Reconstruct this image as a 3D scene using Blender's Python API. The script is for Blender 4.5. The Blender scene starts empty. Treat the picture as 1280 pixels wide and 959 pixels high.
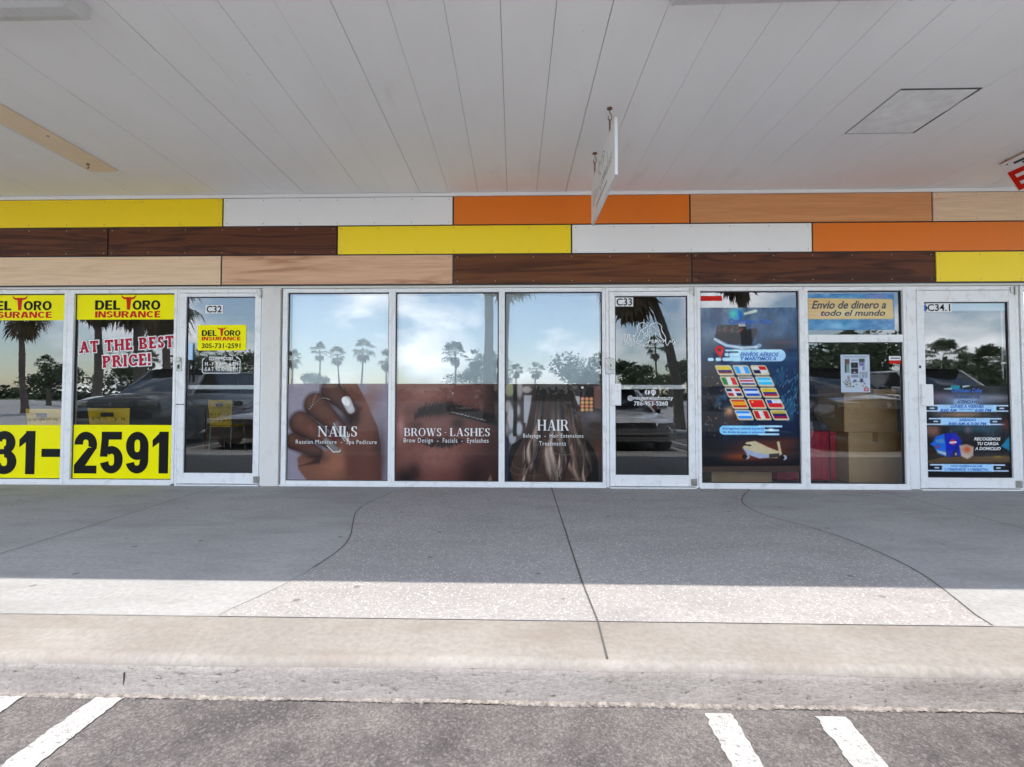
import bpy, math, random
import numpy as np
from mathutils import Vector, Matrix
rnd = random.Random(7)
R = math.radians
scene = bpy.context.scene
COL = scene.collection

# ------------------------------------------------------------------ camera, sky, sun, exposure
FPX, YAW, PITCH, ROLL, CX, CY = 606.43, 0.02523, 0.029384, 0.001408, 627.87, 475.69
D, EYE = 5.0, 0.95
cd = bpy.data.cameras.new('camera'); cam = bpy.data.objects.new('camera', cd); COL.objects.link(cam)
fwd = Vector((-math.sin(YAW)*math.cos(PITCH), math.cos(YAW)*math.cos(PITCH), math.sin(PITCH)))
rgt = Vector((math.cos(YAW), math.sin(YAW), 0)); upv = rgt.cross(fwd)
rr = rgt*math.cos(ROLL)+upv*math.sin(ROLL); uu = -rgt*math.sin(ROLL)+upv*math.cos(ROLL)
M = Matrix((rr, uu, -fwd)).transposed().to_4x4(); M.translation = Vector((0, -D, EYE))
cam.matrix_world = M
cd.sensor_width = 36; cd.lens = 36*FPX/1280
cd.shift_x = (640-CX)/1280; cd.shift_y = (CY-479.5)/1280
cd.clip_start = 0.05; cd.clip_end = 3000
scene.camera = cam

SUN = Vector((-0.22, -0.35, 0.91)).normalized()
world = bpy.data.worlds.new('World'); scene.world = world; world.use_nodes = True
nt = world.node_tree; nt.nodes.clear()
def N(t, k, **kw):
    n = t.nodes.new(k)
    for a, b in kw.items():
        if a in n.inputs: n.inputs[a].default_value = b
        else: setattr(n, a, b)
    return n
sky = N(nt, 'ShaderNodeTexSky', sky_type='NISHITA', sun_disc=False)
sky.sun_elevation = math.asin(SUN.z); sky.sun_rotation = math.atan2(SUN.x, SUN.y); sky.air_density = 1.0; sky.dust_density = 0.6
tc = N(nt, 'ShaderNodeTexCoord'); mp = N(nt, 'ShaderNodeMapping'); mp.inputs['Scale'].default_value = (1, 1, 2.1)
nt.links.new(tc.outputs['Generated'], mp.inputs['Vector'])
cn = N(nt, 'ShaderNodeTexNoise', Scale=4.2, Detail=9.0, Roughness=0.56); nt.links.new(mp.outputs[0], cn.inputs['Vector'])
cr = N(nt, 'ShaderNodeValToRGB'); cr.color_ramp.elements[0].position = 0.47; cr.color_ramp.elements[1].position = 0.62
nt.links.new(cn.outputs['Fac'], cr.inputs[0])
cn2 = N(nt, 'ShaderNodeTexNoise', Scale=9.0, Detail=6.0); nt.links.new(mp.outputs[0], cn2.inputs['Vector'])
cc = N(nt, 'ShaderNodeValToRGB'); cc.color_ramp.elements[0].position = 0.35; cc.color_ramp.elements[1].position = 0.68
cc.color_ramp.elements[0].color = (7.5, 7.9, 8.6, 1); cc.color_ramp.elements[1].color = (13, 13, 13.2, 1)
nt.links.new(cn2.outputs['Fac'], cc.inputs[0])
mx = N(nt, 'ShaderNodeMixRGB'); nt.links.new(cr.outputs[0], mx.inputs[0]); nt.links.new(sky.outputs[0], mx.inputs[1]); nt.links.new(cc.outputs[0], mx.inputs[2])
bg = N(nt, 'ShaderNodeBackground', Strength=0.15); nt.links.new(mx.outputs[0], bg.inputs[0])
wo = N(nt, 'ShaderNodeOutputWorld'); nt.links.new(bg.outputs[0], wo.inputs[0])
sd = bpy.data.lights.new('sun', 'SUN'); sd.energy = 2.2; sd.angle = R(0.5); sd.color = (1, 0.94, 0.86)
so = bpy.data.objects.new('sun', sd); COL.objects.link(so); so.rotation_euler = SUN.to_track_quat('Z', 'Y').to_euler()
scene.view_settings.view_transform = 'Standard'; scene.view_settings.look = 'None'
scene.view_settings.gamma = 1; scene.view_settings.exposure = 1.62; scene.view_settings.use_curve_mapping = False
scene.render.engine = 'CYCLES'
scene.cycles.max_bounces = 10; scene.cycles.diffuse_bounces = 6; scene.cycles.glossy_bounces = 4; scene.cycles.transparent_max_bounces = 12

# ------------------------------------------------------------------ measuring helpers (facade plane geometry)
def ray(px, py):
    return fwd + rr*((px-CX)/FPX) - uu*((py-CY)/FPX)
def FX(px, py=480, y=0.0):
    v = ray(px, py); return v.x*(D+y)/v.y
def FZ(py, px=640, y=0.0):
    v = ray(px, py); return EYE+v.z*(D+y)/v.y
def GX(px, py, z=0.0):
    v = ray(px, py); t = (z-EYE)/v.z; return (v.x*t, v.y*t-D)
def MIR(px, depth):                       # where a thing mirrored in the shop glass at column px really stands
    v = ray(px, 490); return (v.x*(D+depth)/v.y, -depth)

# ------------------------------------------------------------------ materials
def srgb(*c):
    return tuple(((v/255)/12.92 if v/255 <= 0.04045 else ((v/255+0.055)/1.055)**2.4) for v in c)
MATS = {}
def newmat(name):
    m = bpy.data.materials.new(name); m.use_nodes = True
    t = m.node_tree; t.nodes.clear()
    o = t.nodes.new('ShaderNodeOutputMaterial'); p = t.nodes.new('ShaderNodeBsdfPrincipled')
    t.links.new(p.outputs[0], o.inputs[0]); MATS[name] = m
    return m, t, p, o
def obco(t, scale=(1, 1, 1)):
    c = t.nodes.new('ShaderNodeTexCoord'); mp = t.nodes.new('ShaderNodeMapping'); mp.inputs['Scale'].default_value = scale
    t.links.new(c.outputs['Object'], mp.inputs['Vector']); return mp.outputs[0]
def ramp(t, src, stops):
    r = t.nodes.new('ShaderNodeValToRGB'); e = r.color_ramp.elements
    while len(e) < len(stops): e.new(0.5)
    for k, (p, c) in enumerate(stops):
        e[k].position = p; e[k].color = tuple(c)+(1,) if len(c) == 3 else c
    t.links.new(src, r.inputs[0]); return r.outputs[0]
def noise(t, vec, scale, detail=4.0, rough=0.55):
    n = t.nodes.new('ShaderNodeTexNoise'); n.inputs['Scale'].default_value = scale; n.inputs['Detail'].default_value = detail; n.inputs['Roughness'].default_value = rough
    t.links.new(vec, n.inputs['Vector']); return n.outputs['Fac']
def mixc(t, fac, a, b, mode='MIX'):
    m = t.nodes.new('ShaderNodeMixRGB'); m.blend_type = mode
    for i, s in enumerate((fac, a, b)):
        if hasattr(s, 'links') or isinstance(s, bpy.types.NodeSocket): t.links.new(s, m.inputs[i])
        elif i == 0: m.inputs[0].default_value = s
        else: m.inputs[i].default_value = tuple(s)+(1,) if len(s) == 3 else s
    return m.outputs[0]
def bump(t, p, h, strength=0.3, dist=0.01):
    b = t.nodes.new('ShaderNodeBump'); b.inputs['Strength'].default_value = strength; b.inputs['Distance'].default_value = dist
    t.links.new(h, b.inputs['Height']); t.links.new(b.outputs[0], p.inputs['Normal'])
def plain(name, col, rough=0.6, metal=0.0, var=0.12, scale=6.0, bmp=0.0, coat=0.0, spec=0.5):
    m, t, p, o = newmat(name)
    v = obco(t); n = noise(t, v, scale, 6.0, 0.62)
    a = tuple(max(0, c*(1-var)) for c in col); b = tuple(min(1, c*(1+var)) for c in col)
    t.links.new(ramp(t, n, [(0.3, a), (0.7, b)]), p.inputs['Base Color'])
    p.inputs['Roughness'].default_value = rough; p.inputs['Metallic'].default_value = metal; p.inputs['Coat Weight'].default_value = coat
    p.inputs['Specular IOR Level'].default_value = spec
    if bmp: bump(t, p, noise(t, v, scale*8, 5.0), bmp, 0.004)
    return m
def emit(name, col, s):
    m, t, p, o = newmat(name); p.inputs['Emission Color'].default_value = col+(1,); p.inputs['Emission Strength'].default_value = s; p.inputs['Base Color'].default_value = col+(1,)
    return m
def wood(name, c1, c2, c3, sx=0.7, dist=3.0, contrast=1.0, seed=0.0):
    m, t, p, o = newmat(name)
    c = t.nodes.new('ShaderNodeTexCoord'); mp = t.nodes.new('ShaderNodeMapping'); mp.inputs['Scale'].default_value = (sx, 5, 7)
    oi = t.nodes.new('ShaderNodeObjectInfo'); mul = t.nodes.new('ShaderNodeMath'); mul.operation = 'MULTIPLY'; mul.inputs[1].default_value = 37.0
    cmb = t.nodes.new('ShaderNodeCombineXYZ'); t.links.new(oi.outputs['Random'], mul.inputs[0]); t.links.new(mul.outputs[0], cmb.inputs[0]); t.links.new(mul.outputs[0], cmb.inputs[2])
    add = t.nodes.new('ShaderNodeVectorMath'); add.operation = 'ADD'
    t.links.new(c.outputs['Object'], mp.inputs['Vector']); t.links.new(mp.outputs[0], add.inputs[0]); t.links.new(cmb.outputs[0], add.inputs[1])
    w = t.nodes.new('ShaderNodeTexNoise'); w.inputs['Scale'].default_value = 1.3; w.inputs['Detail'].default_value = 3; w.inputs['Distortion'].default_value = 0.9
    t.links.new(add.outputs[0], w.inputs['Vector'])
    fr = t.nodes.new('ShaderNodeMath'); fr.operation = 'MULTIPLY'; fr.inputs[1].default_value = dist*3
    t.links.new(w.outputs['Fac'], fr.inputs[0])
    pp = t.nodes.new('ShaderNodeMath'); pp.operation = 'PINGPONG'; pp.inputs[1].default_value = 1.0; t.links.new(fr.outputs[0], pp.inputs[0])
    col = ramp(t, pp.outputs[0], [(0.0, c1), (0.55, c2), (1.0, c3)])
    g = t.nodes.new('ShaderNodeTexNoise'); g.inputs['Scale'].default_value = 1; g.inputs['Detail'].default_value = 6
    mp2 = t.nodes.new('ShaderNodeMapping'); mp2.inputs['Scale'].default_value = (2.5, 90, 90); t.links.new(c.outputs['Object'], mp2.inputs['Vector']); t.links.new(mp2.outputs[0], g.inputs['Vector'])
    gr = ramp(t, g.outputs['Fac'], [(0.35, (0.88, 0.87, 0.86)), (0.6, (1.05, 1.05, 1.05))])
    t.links.new(mixc(t, 0.8, col, gr, 'MULTIPLY'), p.inputs['Base Color'])
    p.inputs['Roughness'].default_value = 0.5; p.inputs['Specular IOR Level'].default_value = 0.25
    bump(t, p, g.outputs['Fac'], 0.08, 0.002)
    return m
def scuffed(name, col, rough=0.45, dirt=(0.30, 0.28, 0.25), amt=0.5, metal=0.0, sc=7.0):
    m, t, p, o = newmat(name); v = obco(t)
    n1 = noise(t, v, sc, 8.0, 0.7); n2 = noise(t, obco(t, (1, 1, .25)), sc*2.3, 6.0, 0.7)
    f = ramp(t, n1, [(0.52, (0, 0, 0)), (0.75, (amt, amt, amt))]); f2 = ramp(t, n2, [(0.60, (0, 0, 0)), (0.72, (amt*.7,)*3)])
    a = mixc(t, f, col, dirt); b = mixc(t, f2, a, dirt)
    t.links.new(b, p.inputs['Base Color']); p.inputs['Roughness'].default_value = rough; p.inputs['Metallic'].default_value = metal
    bump(t, p, noise(t, v, 60, 3.0), 0.05, 0.002)
    return m
def glassmat(name, refl=0.24, tint=(0.72, 0.76, 0.74), wav=0.02):
    m, t, p, o = newmat(name); t.nodes.remove(p)
    tr = t.nodes.new('ShaderNodeBsdfTransparent'); tr.inputs[0].default_value = tint+(1,)
    gl = t.nodes.new('ShaderNodeBsdfGlossy'); gl.inputs['Roughness'].default_value = 0.0; gl.inputs['Color'].default_value = (0.94, 0.97, 1, 1)
    lw = t.nodes.new('ShaderNodeFresnel'); lw.inputs['IOR'].default_value = 1.5
    ad = t.nodes.new('ShaderNodeMath'); ad.operation = 'ADD'; ad.inputs[1].default_value = refl-0.04; ad.use_clamp = True; t.links.new(lw.outputs[0], ad.inputs[0])
    c = t.nodes.new('ShaderNodeTexCoord'); n = t.nodes.new('ShaderNodeTexNoise'); n.inputs['Scale'].default_value = 1.6; n.inputs['Detail'].default_value = 1
    t.links.new(c.outputs['Object'], n.inputs['Vector'])
    b = t.nodes.new('ShaderNodeBump'); b.inputs['Strength'].default_value = wav; b.inputs['Distance'].default_value = 0.05; t.links.new(n.outputs['Fac'], b.inputs['Height']); t.links.new(b.outputs[0], gl.inputs['Normal'])
    mx = t.nodes.new('ShaderNodeMixShader'); t.links.new(ad.outputs[0], mx.inputs[0]); t.links.new(tr.outputs[0], mx.inputs[1]); t.links.new(gl.outputs[0], mx.inputs[2])
    t.links.new(mx.outputs[0], o.inputs[0])
    return m
def vcol(name, rough=0.35, coat=0.0):
    m, t, p, o = newmat(name)
    a = t.nodes.new('ShaderNodeVertexColor'); a.layer_name = 'print'; t.links.new(a.outputs[0], p.inputs['Base Color'])
    p.inputs['Roughness'].default_value = rough; p.inputs['Coat Weight'].default_value = coat; p.inputs['Coat IOR'].default_value = 1.5 if coat < 1 else 1.48
    p.inputs['Coat Roughness'].default_value = 0.015; p.inputs['Specular IOR Level'].default_value = .2
    return m

# ------------------------------------------------------------------ mesh helpers
class MB:
    def __init__(s): s.v = []; s.f = []; s.m = []
    def face(s, pts, m=0):
        b = len(s.v); s.v += [tuple(p) for p in pts]; s.f.append(tuple(range(b, b+len(pts)))); s.m.append(m); return s
    def box(s, x0, x1, y0, y1, z0, z1, m=0):
        if x0 > x1: x0, x1 = x1, x0
        if y0 > y1: y0, y1 = y1, y0
        if z0 > z1: z0, z1 = z1, z0
        b = len(s.v); s.v += [(x0, y0, z0), (x1, y0, z0), (x1, y1, z0), (x0, y1, z0), (x0, y0, z1), (x1, y0, z1), (x1, y1, z1), (x0, y1, z1)]
        for q in ((0, 3, 2, 1), (4, 5, 6, 7), (0, 1, 5, 4), (1, 2, 6, 5), (2, 3, 7, 6), (3, 0, 4, 7)): s.f.append(tuple(b+i for i in q)); s.m.append(m)
        return s
    def tube(s, pts, r, n=10, m=0, cap=True):
        pts = [Vector(p) for p in pts]; rs = r if isinstance(r, (list, tuple)) else [r]*len(pts); rings = []
        ref = None
        for i, p in enumerate(pts):
            d = (pts[min(i+1, len(pts)-1)]-pts[max(i-1, 0)]).normalized()
            a = Vector((0, 0, 1)) if abs(d.z) < 0.9 else Vector((1, 0, 0))
            u = d.cross(a).normalized() if ref is None else (ref-d*ref.dot(d)).normalized(); ref = u; w = d.cross(u)
            b = len(s.v); s.v += [tuple(p+(u*math.cos(2*math.pi*k/n)+w*math.sin(2*math.pi*k/n))*rs[i]) for k in range(n)]; rings.append(b)
        for a, b in zip(rings, rings[1:]):
            for k in range(n): s.f.append((a+k, a+(k+1) % n, b+(k+1) % n, b+k)); s.m.append(m)
        if cap:
            s.f.append(tuple(rings[0]+k for k in range(n))[::-1]); s.m.append(m); s.f.append(tuple(rings[-1]+k for k in range(n))); s.m.append(m)
        return s
    def loft(s, rings, m=0, closed=True, cap=True):
        n = len(rings[0]); bs = []
        for r in rings: bs.append(len(s.v)); s.v += [tuple(p) for p in r]
        for i, (a, b) in enumerate(zip(bs, bs[1:])):
            for k in range(n if closed else n-1):
                s.f.append((a+k, a+(k+1) % n, b+(k+1) % n, b+k)); s.m.append(m(i, k) if callable(m) else m)
        if cap:
            mm = 0 if callable(m) else m
            s.f.append(tuple(bs[0]+k for k in range(n))[::-1]); s.m.append(mm); s.f.append(tuple(bs[-1]+k for k in range(n))); s.m.append(mm)
        return s
    def prism(s, poly, y0, y1, m=0):          # poly in (x,z), extruded along y
        n = len(poly); b = len(s.v); s.v += [(x, y0, z) for x, z in poly]+[(x, y1, z) for x, z in poly]
        s.f.append(tuple(b+i for i in range(n))); s.m.append(m); s.f.append(tuple(b+n+i for i in range(n))[::-1]); s.m.append(m)
        for i in range(n):
            j = (i+1) % n; s.f.append((b+i, b+n+i, b+n+j, b+j)); s.m.append(m)
        return s
    def build(s, name, mats, parent=None, bevel=0.0, smooth=False, loc=None):
        me = bpy.data.meshes.new(name); me.from_pydata(s.v, [], s.f)
        if not isinstance(mats, (list, tuple)): mats = [mats]
        for m in mats: me.materials.append(MATS[m] if isinstance(m, str) else m)
        me.polygons.foreach_set('material_index', s.m); me.update()
        import bmesh
        bm = bmesh.new(); bm.from_mesh(me); bmesh.ops.recalc_face_normals(bm, faces=bm.faces); bm.to_mesh(me); bm.free()
        if smooth:
            me.polygons.foreach_set('use_smooth', [True]*len(me.polygons))
            me.set_sharp_from_angle(angle=R(38))
        o = bpy.data.objects.new(name, me); COL.objects.link(o)
        if parent is not None: o.parent = parent
        if loc: o.location = loc
        if bevel:
            b = o.modifiers.new('bevel', 'BEVEL'); b.width = bevel; b.segments = 2; b.limit_method = 'ANGLE'; b.angle_limit = R(50)
        return o
def tag(o, label=None, cat=None, group=None, kind=None):
    for k, v in (('label', label), ('category', cat), ('group', group), ('kind', kind)):
        if v: o[k] = v
    return o
def thing(name, label, cat, loc=(0, 0, 0), rz=0, group=None):
    o = bpy.data.objects.new(name, None); COL.objects.link(o); o.location = loc; o.rotation_euler = (0, 0, rz); o.empty_display_size = 0.1
    return tag(o, label, cat, group)
def local(o, parent):       # part modelled in world coordinates, kept in place under a moved parent
    o.parent = parent; o.matrix_parent_inverse = Matrix.Translation(parent.location).inverted(); return o
def copy_tree(o, parent=None):
    c = o.copy(); COL.objects.link(c); c.parent = parent
    for ch in list(o.children): copy_tree(ch, c)
    return c

# ---- lettering
def text_mesh(s, x0, x1, z0, z1, y, mat, parent, bold=0.0, shear=0.0, name='lettering', rot=0.0, space=1.0, plane='xz', depth=0.0):
    cu = bpy.data.curves.new(name, 'FONT'); cu.body = s; cu.size = 1; cu.offset = bold; cu.shear = shear; cu.space_character = space; cu.resolution_u = 4; cu.extrude = depth
    ob = bpy.data.objects.new(name, cu); COL.objects.link(ob)
    dg = bpy.context.evaluated_depsgraph_get(); me = bpy.data.meshes.new_from_object(ob.evaluated_get(dg))
    bpy.data.objects.remove(ob); bpy.data.curves.remove(cu)
    xs = [v.co.x for v in me.vertices]; ys = [v.co.y for v in me.vertices]; ax, bx, ay, by = min(xs), max(xs), min(ys), max(ys)
    c, sn = math.cos(rot), math.sin(rot); mx, mz = (x0+x1)/2, (z0+z1)/2
    for i, v in enumerate(me.vertices):
        X = x0+(v.co.x-ax)/(bx-ax)*(x1-x0)-mx; Z = z0+(v.co.y-ay)/(by-ay)*(z1-z0)-mz
        X, Z = X*c-Z*sn+mx, X*sn+Z*c+mz
        v.co = (X, y-v.co.z, Z) if plane == 'xz' else (y-v.co.z, X, Z)
    me.materials.clear(); me.materials.append(MATS[mat])
    o = bpy.data.objects.new(name, me); COL.objects.link(o); o.parent = parent
    return o
def glyphs(S, T, F):   # stem, hairline, serif overhang ; unit cap height. items: r rect, l line(x0,y0,x1,y1,w), a arc
    h = 1.0
    def ser(x, y, w): return ('r', x-w/2, y-(T if y > .5 else 0), x+w/2, y+(0 if y > .5 else T))
    sw = S+2*F; tw = T+2*F
    G = {}
    G['I'] = (S+2*F, [('r', F, 0, F+S, 1), ser(F+S/2, 0, sw), ser(F+S/2, 1, sw)])
    G['L'] = (.62, [('r', F, 0, F+S, 1), ser(F+S/2, 1, sw), ('r', 0, 0, .60, T), ('r', .60-T, 0, .60, .28)])
    G['H'] = (.86, [('r', F, 0, F+S, 1), ('r', .86-F-S, 0, .86-F, 1), ('r', F, .5-T/2, .8-F, .5+T/2)]+[ser(x, y, sw) for x in (F+S/2, .86-F-S/2) for y in (0, 1)])
    G['E'] = (.64, [('r', F, 0, F+S, 1), ('r', 0, 0, .62, T), ('r', 0, 1-T, .60, 1), ('r', F, .5-T/2, .42, .5+T/2), ('r', .62-T, 0, .62, .26), ('r', .60-T, .76, .60, 1), ('r', .42-T, .38, .42, .62)])
    G['N'] = (.88, [('r', F+T, 0, F+2*T, 1), ('r', .88-F-2*T, 0, .88-F-T, 1), ('l', F+T, 1, .88-F-T*1.5, 0.02, S*1.0), ser(F+T*1.5, 0, tw*1.3), ser(.88-F-T*1.5, 1, tw*1.3), ser(F+T*.8, 1, tw)])
    G['A'] = (.84, [('l', .14, 0, .41, 1, T), ('l', .70, 0, .43, 1, S), ('r', .22, .30, .62, .30+T), ser(.14, 0, tw*1.5), ser(.70, 0, sw)])
    G['W'] = (1.16, [('l', .14, 1, .38, 0.02, S), ('l', .60, 1, .38, 0.02, T), ('l', .58, 1, .82, 0.02, S), ('l', 1.04, 1, .82, 0.02, T), ser(.14, 1, sw), ser(.58, 1, sw*.8), ser(1.04, 1, tw*1.6)])
    G['O'] = (.88, [('a', .44, .5, .42, .5, 0, 360)])
    G['C'] = (.78, [('a', .43, .5, .41, .5, 48, 312), ('r', .74-T, .66, .74, .95), ('r', .74-T, .05, .74, .3)])
    G['S'] = (.60, [('a', .30, .745, .25, .255, 25, 225), ('l', .11, .64, .49, .36, S), ('a', .30, .255, .26, .255, -155, 45), ('r', .53-T, .70, .53, .97), ('r', .05, .03, .05+T, .30)])
    G['B'] = (.76, [('r', F, 0, F+S, 1), ('r', 0, 1-T, .42, 1), ('r', 0, 0, .46, T), ('r', F, .5-T/2, .44, .5+T/2), ('a', .42, .75, .26, .25, -90, 90), ('a', .44, .25, .29, .25, -90, 90)])
    G['P'] = (.72, [('r', F, 0, F+S, 1), ('r', 0, 1-T, .42, 1), ser(F+S/2, 0, sw), ('r', F, .47-T/2, .42, .47+T/2), ('a', .40, .73, .28, .27, -90, 90)])
    G['R'] = (.82, [('r', F, 0, F+S, 1), ('r', 0, 1-T, .42, 1), ser(F+S/2, 0, sw), ('r', F, .5-T/2, .42, .5+T/2), ('a', .40, .75, .27, .25, -90, 90), ('l', .46, .5, .68, 0.03, S), ('r', .62, 0, .82, T)])
    G['T'] = (.74, [('r', .37-S/2, 0, .37+S/2, 1), ser(.37, 0, sw), ('r', 0, 1-T, .74, 1), ('r', 0, .74, T, 1), ('r', .74-T, .74, .74, 1)])
    G['!'] = (.26, [('r', .13-S/2, .3, .13+S/2, 1), ('r', .13-S/2, 0, .13+S/2, .18)])
    G['-'] = (.34, [('r', .04, .42, .30, .42+T)])
    G[' '] = (.34, [])
    return G
def serif(s, x0, x1, z0, z1, y, mat, parent, S=.17, T=.05, F=.06, grow=0.0, rot=0.0, gap=.08, sgnlean=0.0, name='lettering', G=None):
    G = G or glyphs(S, T, F); mb = MB(); tot = sum(G[c][0]+gap for c in s)-gap; kx = (x1-x0)/tot; kz = z1-z0; cur = 0; k = 0
    cm, sm = math.cos(rot), math.sin(rot); mx, mz = (x0+x1)/2, (z0+z1)/2
    def P(u, v):
        X = x0+u*kx-mx+(v-.5)*kz*sgnlean; Z = z0+v*kz-mz; return (X*cm-Z*sm+mx, y-0.00012*(k % 9), X*sm+Z*cm+mz)
    g = grow; gx = grow*kz/kx
    for c in s:
        w, it = G[c]
        for q in it:
            k += 1
            if q[0] == 'p': mb.face([P(cur+a, b) for a, b in q[1:]])
            elif q[0] == 'r': mb.face([P(cur+q[1]-gx, q[2]-g), P(cur+q[3]+gx, q[2]-g), P(cur+q[3]+gx, q[4]+g), P(cur+q[1]-gx, q[4]+g)])
            elif q[0] == 'l':
                hw = q[5]/2+gx; a, b = (q[1], q[2]), (q[3], q[4])
                if a[1] < b[1]: a, b = b, a
                mb.face([P(cur+a[0]-hw, min(1, a[1])+g), P(cur+a[0]+hw, min(1, a[1])+g), P(cur+b[0]+hw, b[1]-g), P(cur+b[0]-hw, b[1]-g)])
            else:
                _, ax, ay, rx, ry, a0, a1 = q; n = 26
                for i in range(n):
                    t0, t1 = R(a0+(a1-a0)*i/n), R(a0+(a1-a0)*(i+1)/n)
                    def e(t, out):
                        th = T+(S-T)*abs(math.cos(t))
                        return (ax+(rx+gx if out else rx-th-gx)*math.cos(t), ay+(ry+g if out else ry-max(T, th*.35)-g)*math.sin(t))
                    pts = [e(t0, 1), e(t1, 1), e(t1, 0), e(t0, 0)]
                    mb.face([P(cur+u, v) for u, v in pts])
        cur += w+gap
    return mb.build(name, mat, parent)

def block_glyphs():
    S, T = .25, .19; G = {}
    G['D'] = (.80, [('r', 0, 0, S, 1), ('r', S, 1-T, .40, 1), ('r', S, 0, .40, T), ('a', .40, .5, .40, .5, -90, 90)])
    G['E'] = (.62, [('r', 0, 0, S, 1), ('r', S, 1-T, .60, 1), ('r', S, 0, .62, T), ('r', S, .5-T*.45, .56, .5+T*.45)])
    G['L'] = (.60, [('r', 0, 0, S, 1), ('r', S, 0, .60, T)])
    G['O'] = (.90, [('a', .45, .5, .45, .5, 0, 360)])
    G['R'] = (.80, [('r', 0, 0, S, 1), ('r', S, 1-T, .44, 1), ('r', S, .42, .44, .42+T*.8), ('a', .44, .71, .33, .29, -90, 90), ('l', .44, .45, .66, 0.0, S)])
    G['I'] = (.27, [('r', 0, 0, .27, 1)])
    G['N'] = (.82, [('r', 0, 0, S*.9, 1), ('r', .82-S*.9, 0, .82, 1), ('l', .16, 1, .66, 0, S)])
    G['S'] = (.68, [('a', .34, .72, .33, .28, 10, 235), ('l', .16, .60, .54, .40, S*1.1), ('a', .34, .28, .34, .28, -170, 55)])
    G['U'] = (.78, [('r', 0, .36, S, 1), ('r', .78-S, .36, .78, 1), ('a', .39, .38, .39, .38, -180, 0)])
    G['A'] = (.84, [('l', .13, 0, .36, 1, S), ('l', .71, 0, .48, 1, S), ('r', .2, .18, .64, .36)])
    G['C'] = (.80, [('a', .42, .5, .42, .5, 42, 318)])
    G['1'] = (.42, [('r', .17, 0, .42, 1), ('p', (.17, .96), (0, .80), (0, .62), (.17, .74))])
    G['2'] = (.66, [('a', .33, .69, .33, .31, -20, 180), ('p', (.66, .62), (.30, .16), (.0, .16), (.0, .20), (.40, .62)), ('r', 0, 0, .66, .19)])
    G['3'] = (.66, [('a', .32, .73, .30, .27, -90, 165), ('a', .33, .29, .33, .29, -165, 90), ('r', .20, .46, .36, .58)])
    G['5'] = (.66, [('r', .04, .81, .62, 1), ('p', (.04, .81), (.0, .40), (.22, .40), (.25, .81)), ('a', .33, .33, .33, .33, -165, 130)])
    G['7'] = (.60, [('r', 0, .81, .60, 1), ('p', (.60, .81), (.32, 0), (.08, 0), (.36, .81))])
    G['9'] = (.66, [('a', .33, .66, .33, .34, 0, 360), ('r', .42, .30, .66, .66), ('a', .33, .31, .33, .31, -165, 0)])
    return G, S, T
def block(s, b, y, mat, parent, gap=.07):
    x0, x1, z0, z1 = bx2(*b); G, S, T = block_glyphs(); return serif(s, x0, x1, z0, z1, y, mat, parent, S=S, T=T, gap=gap, G=G)
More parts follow.
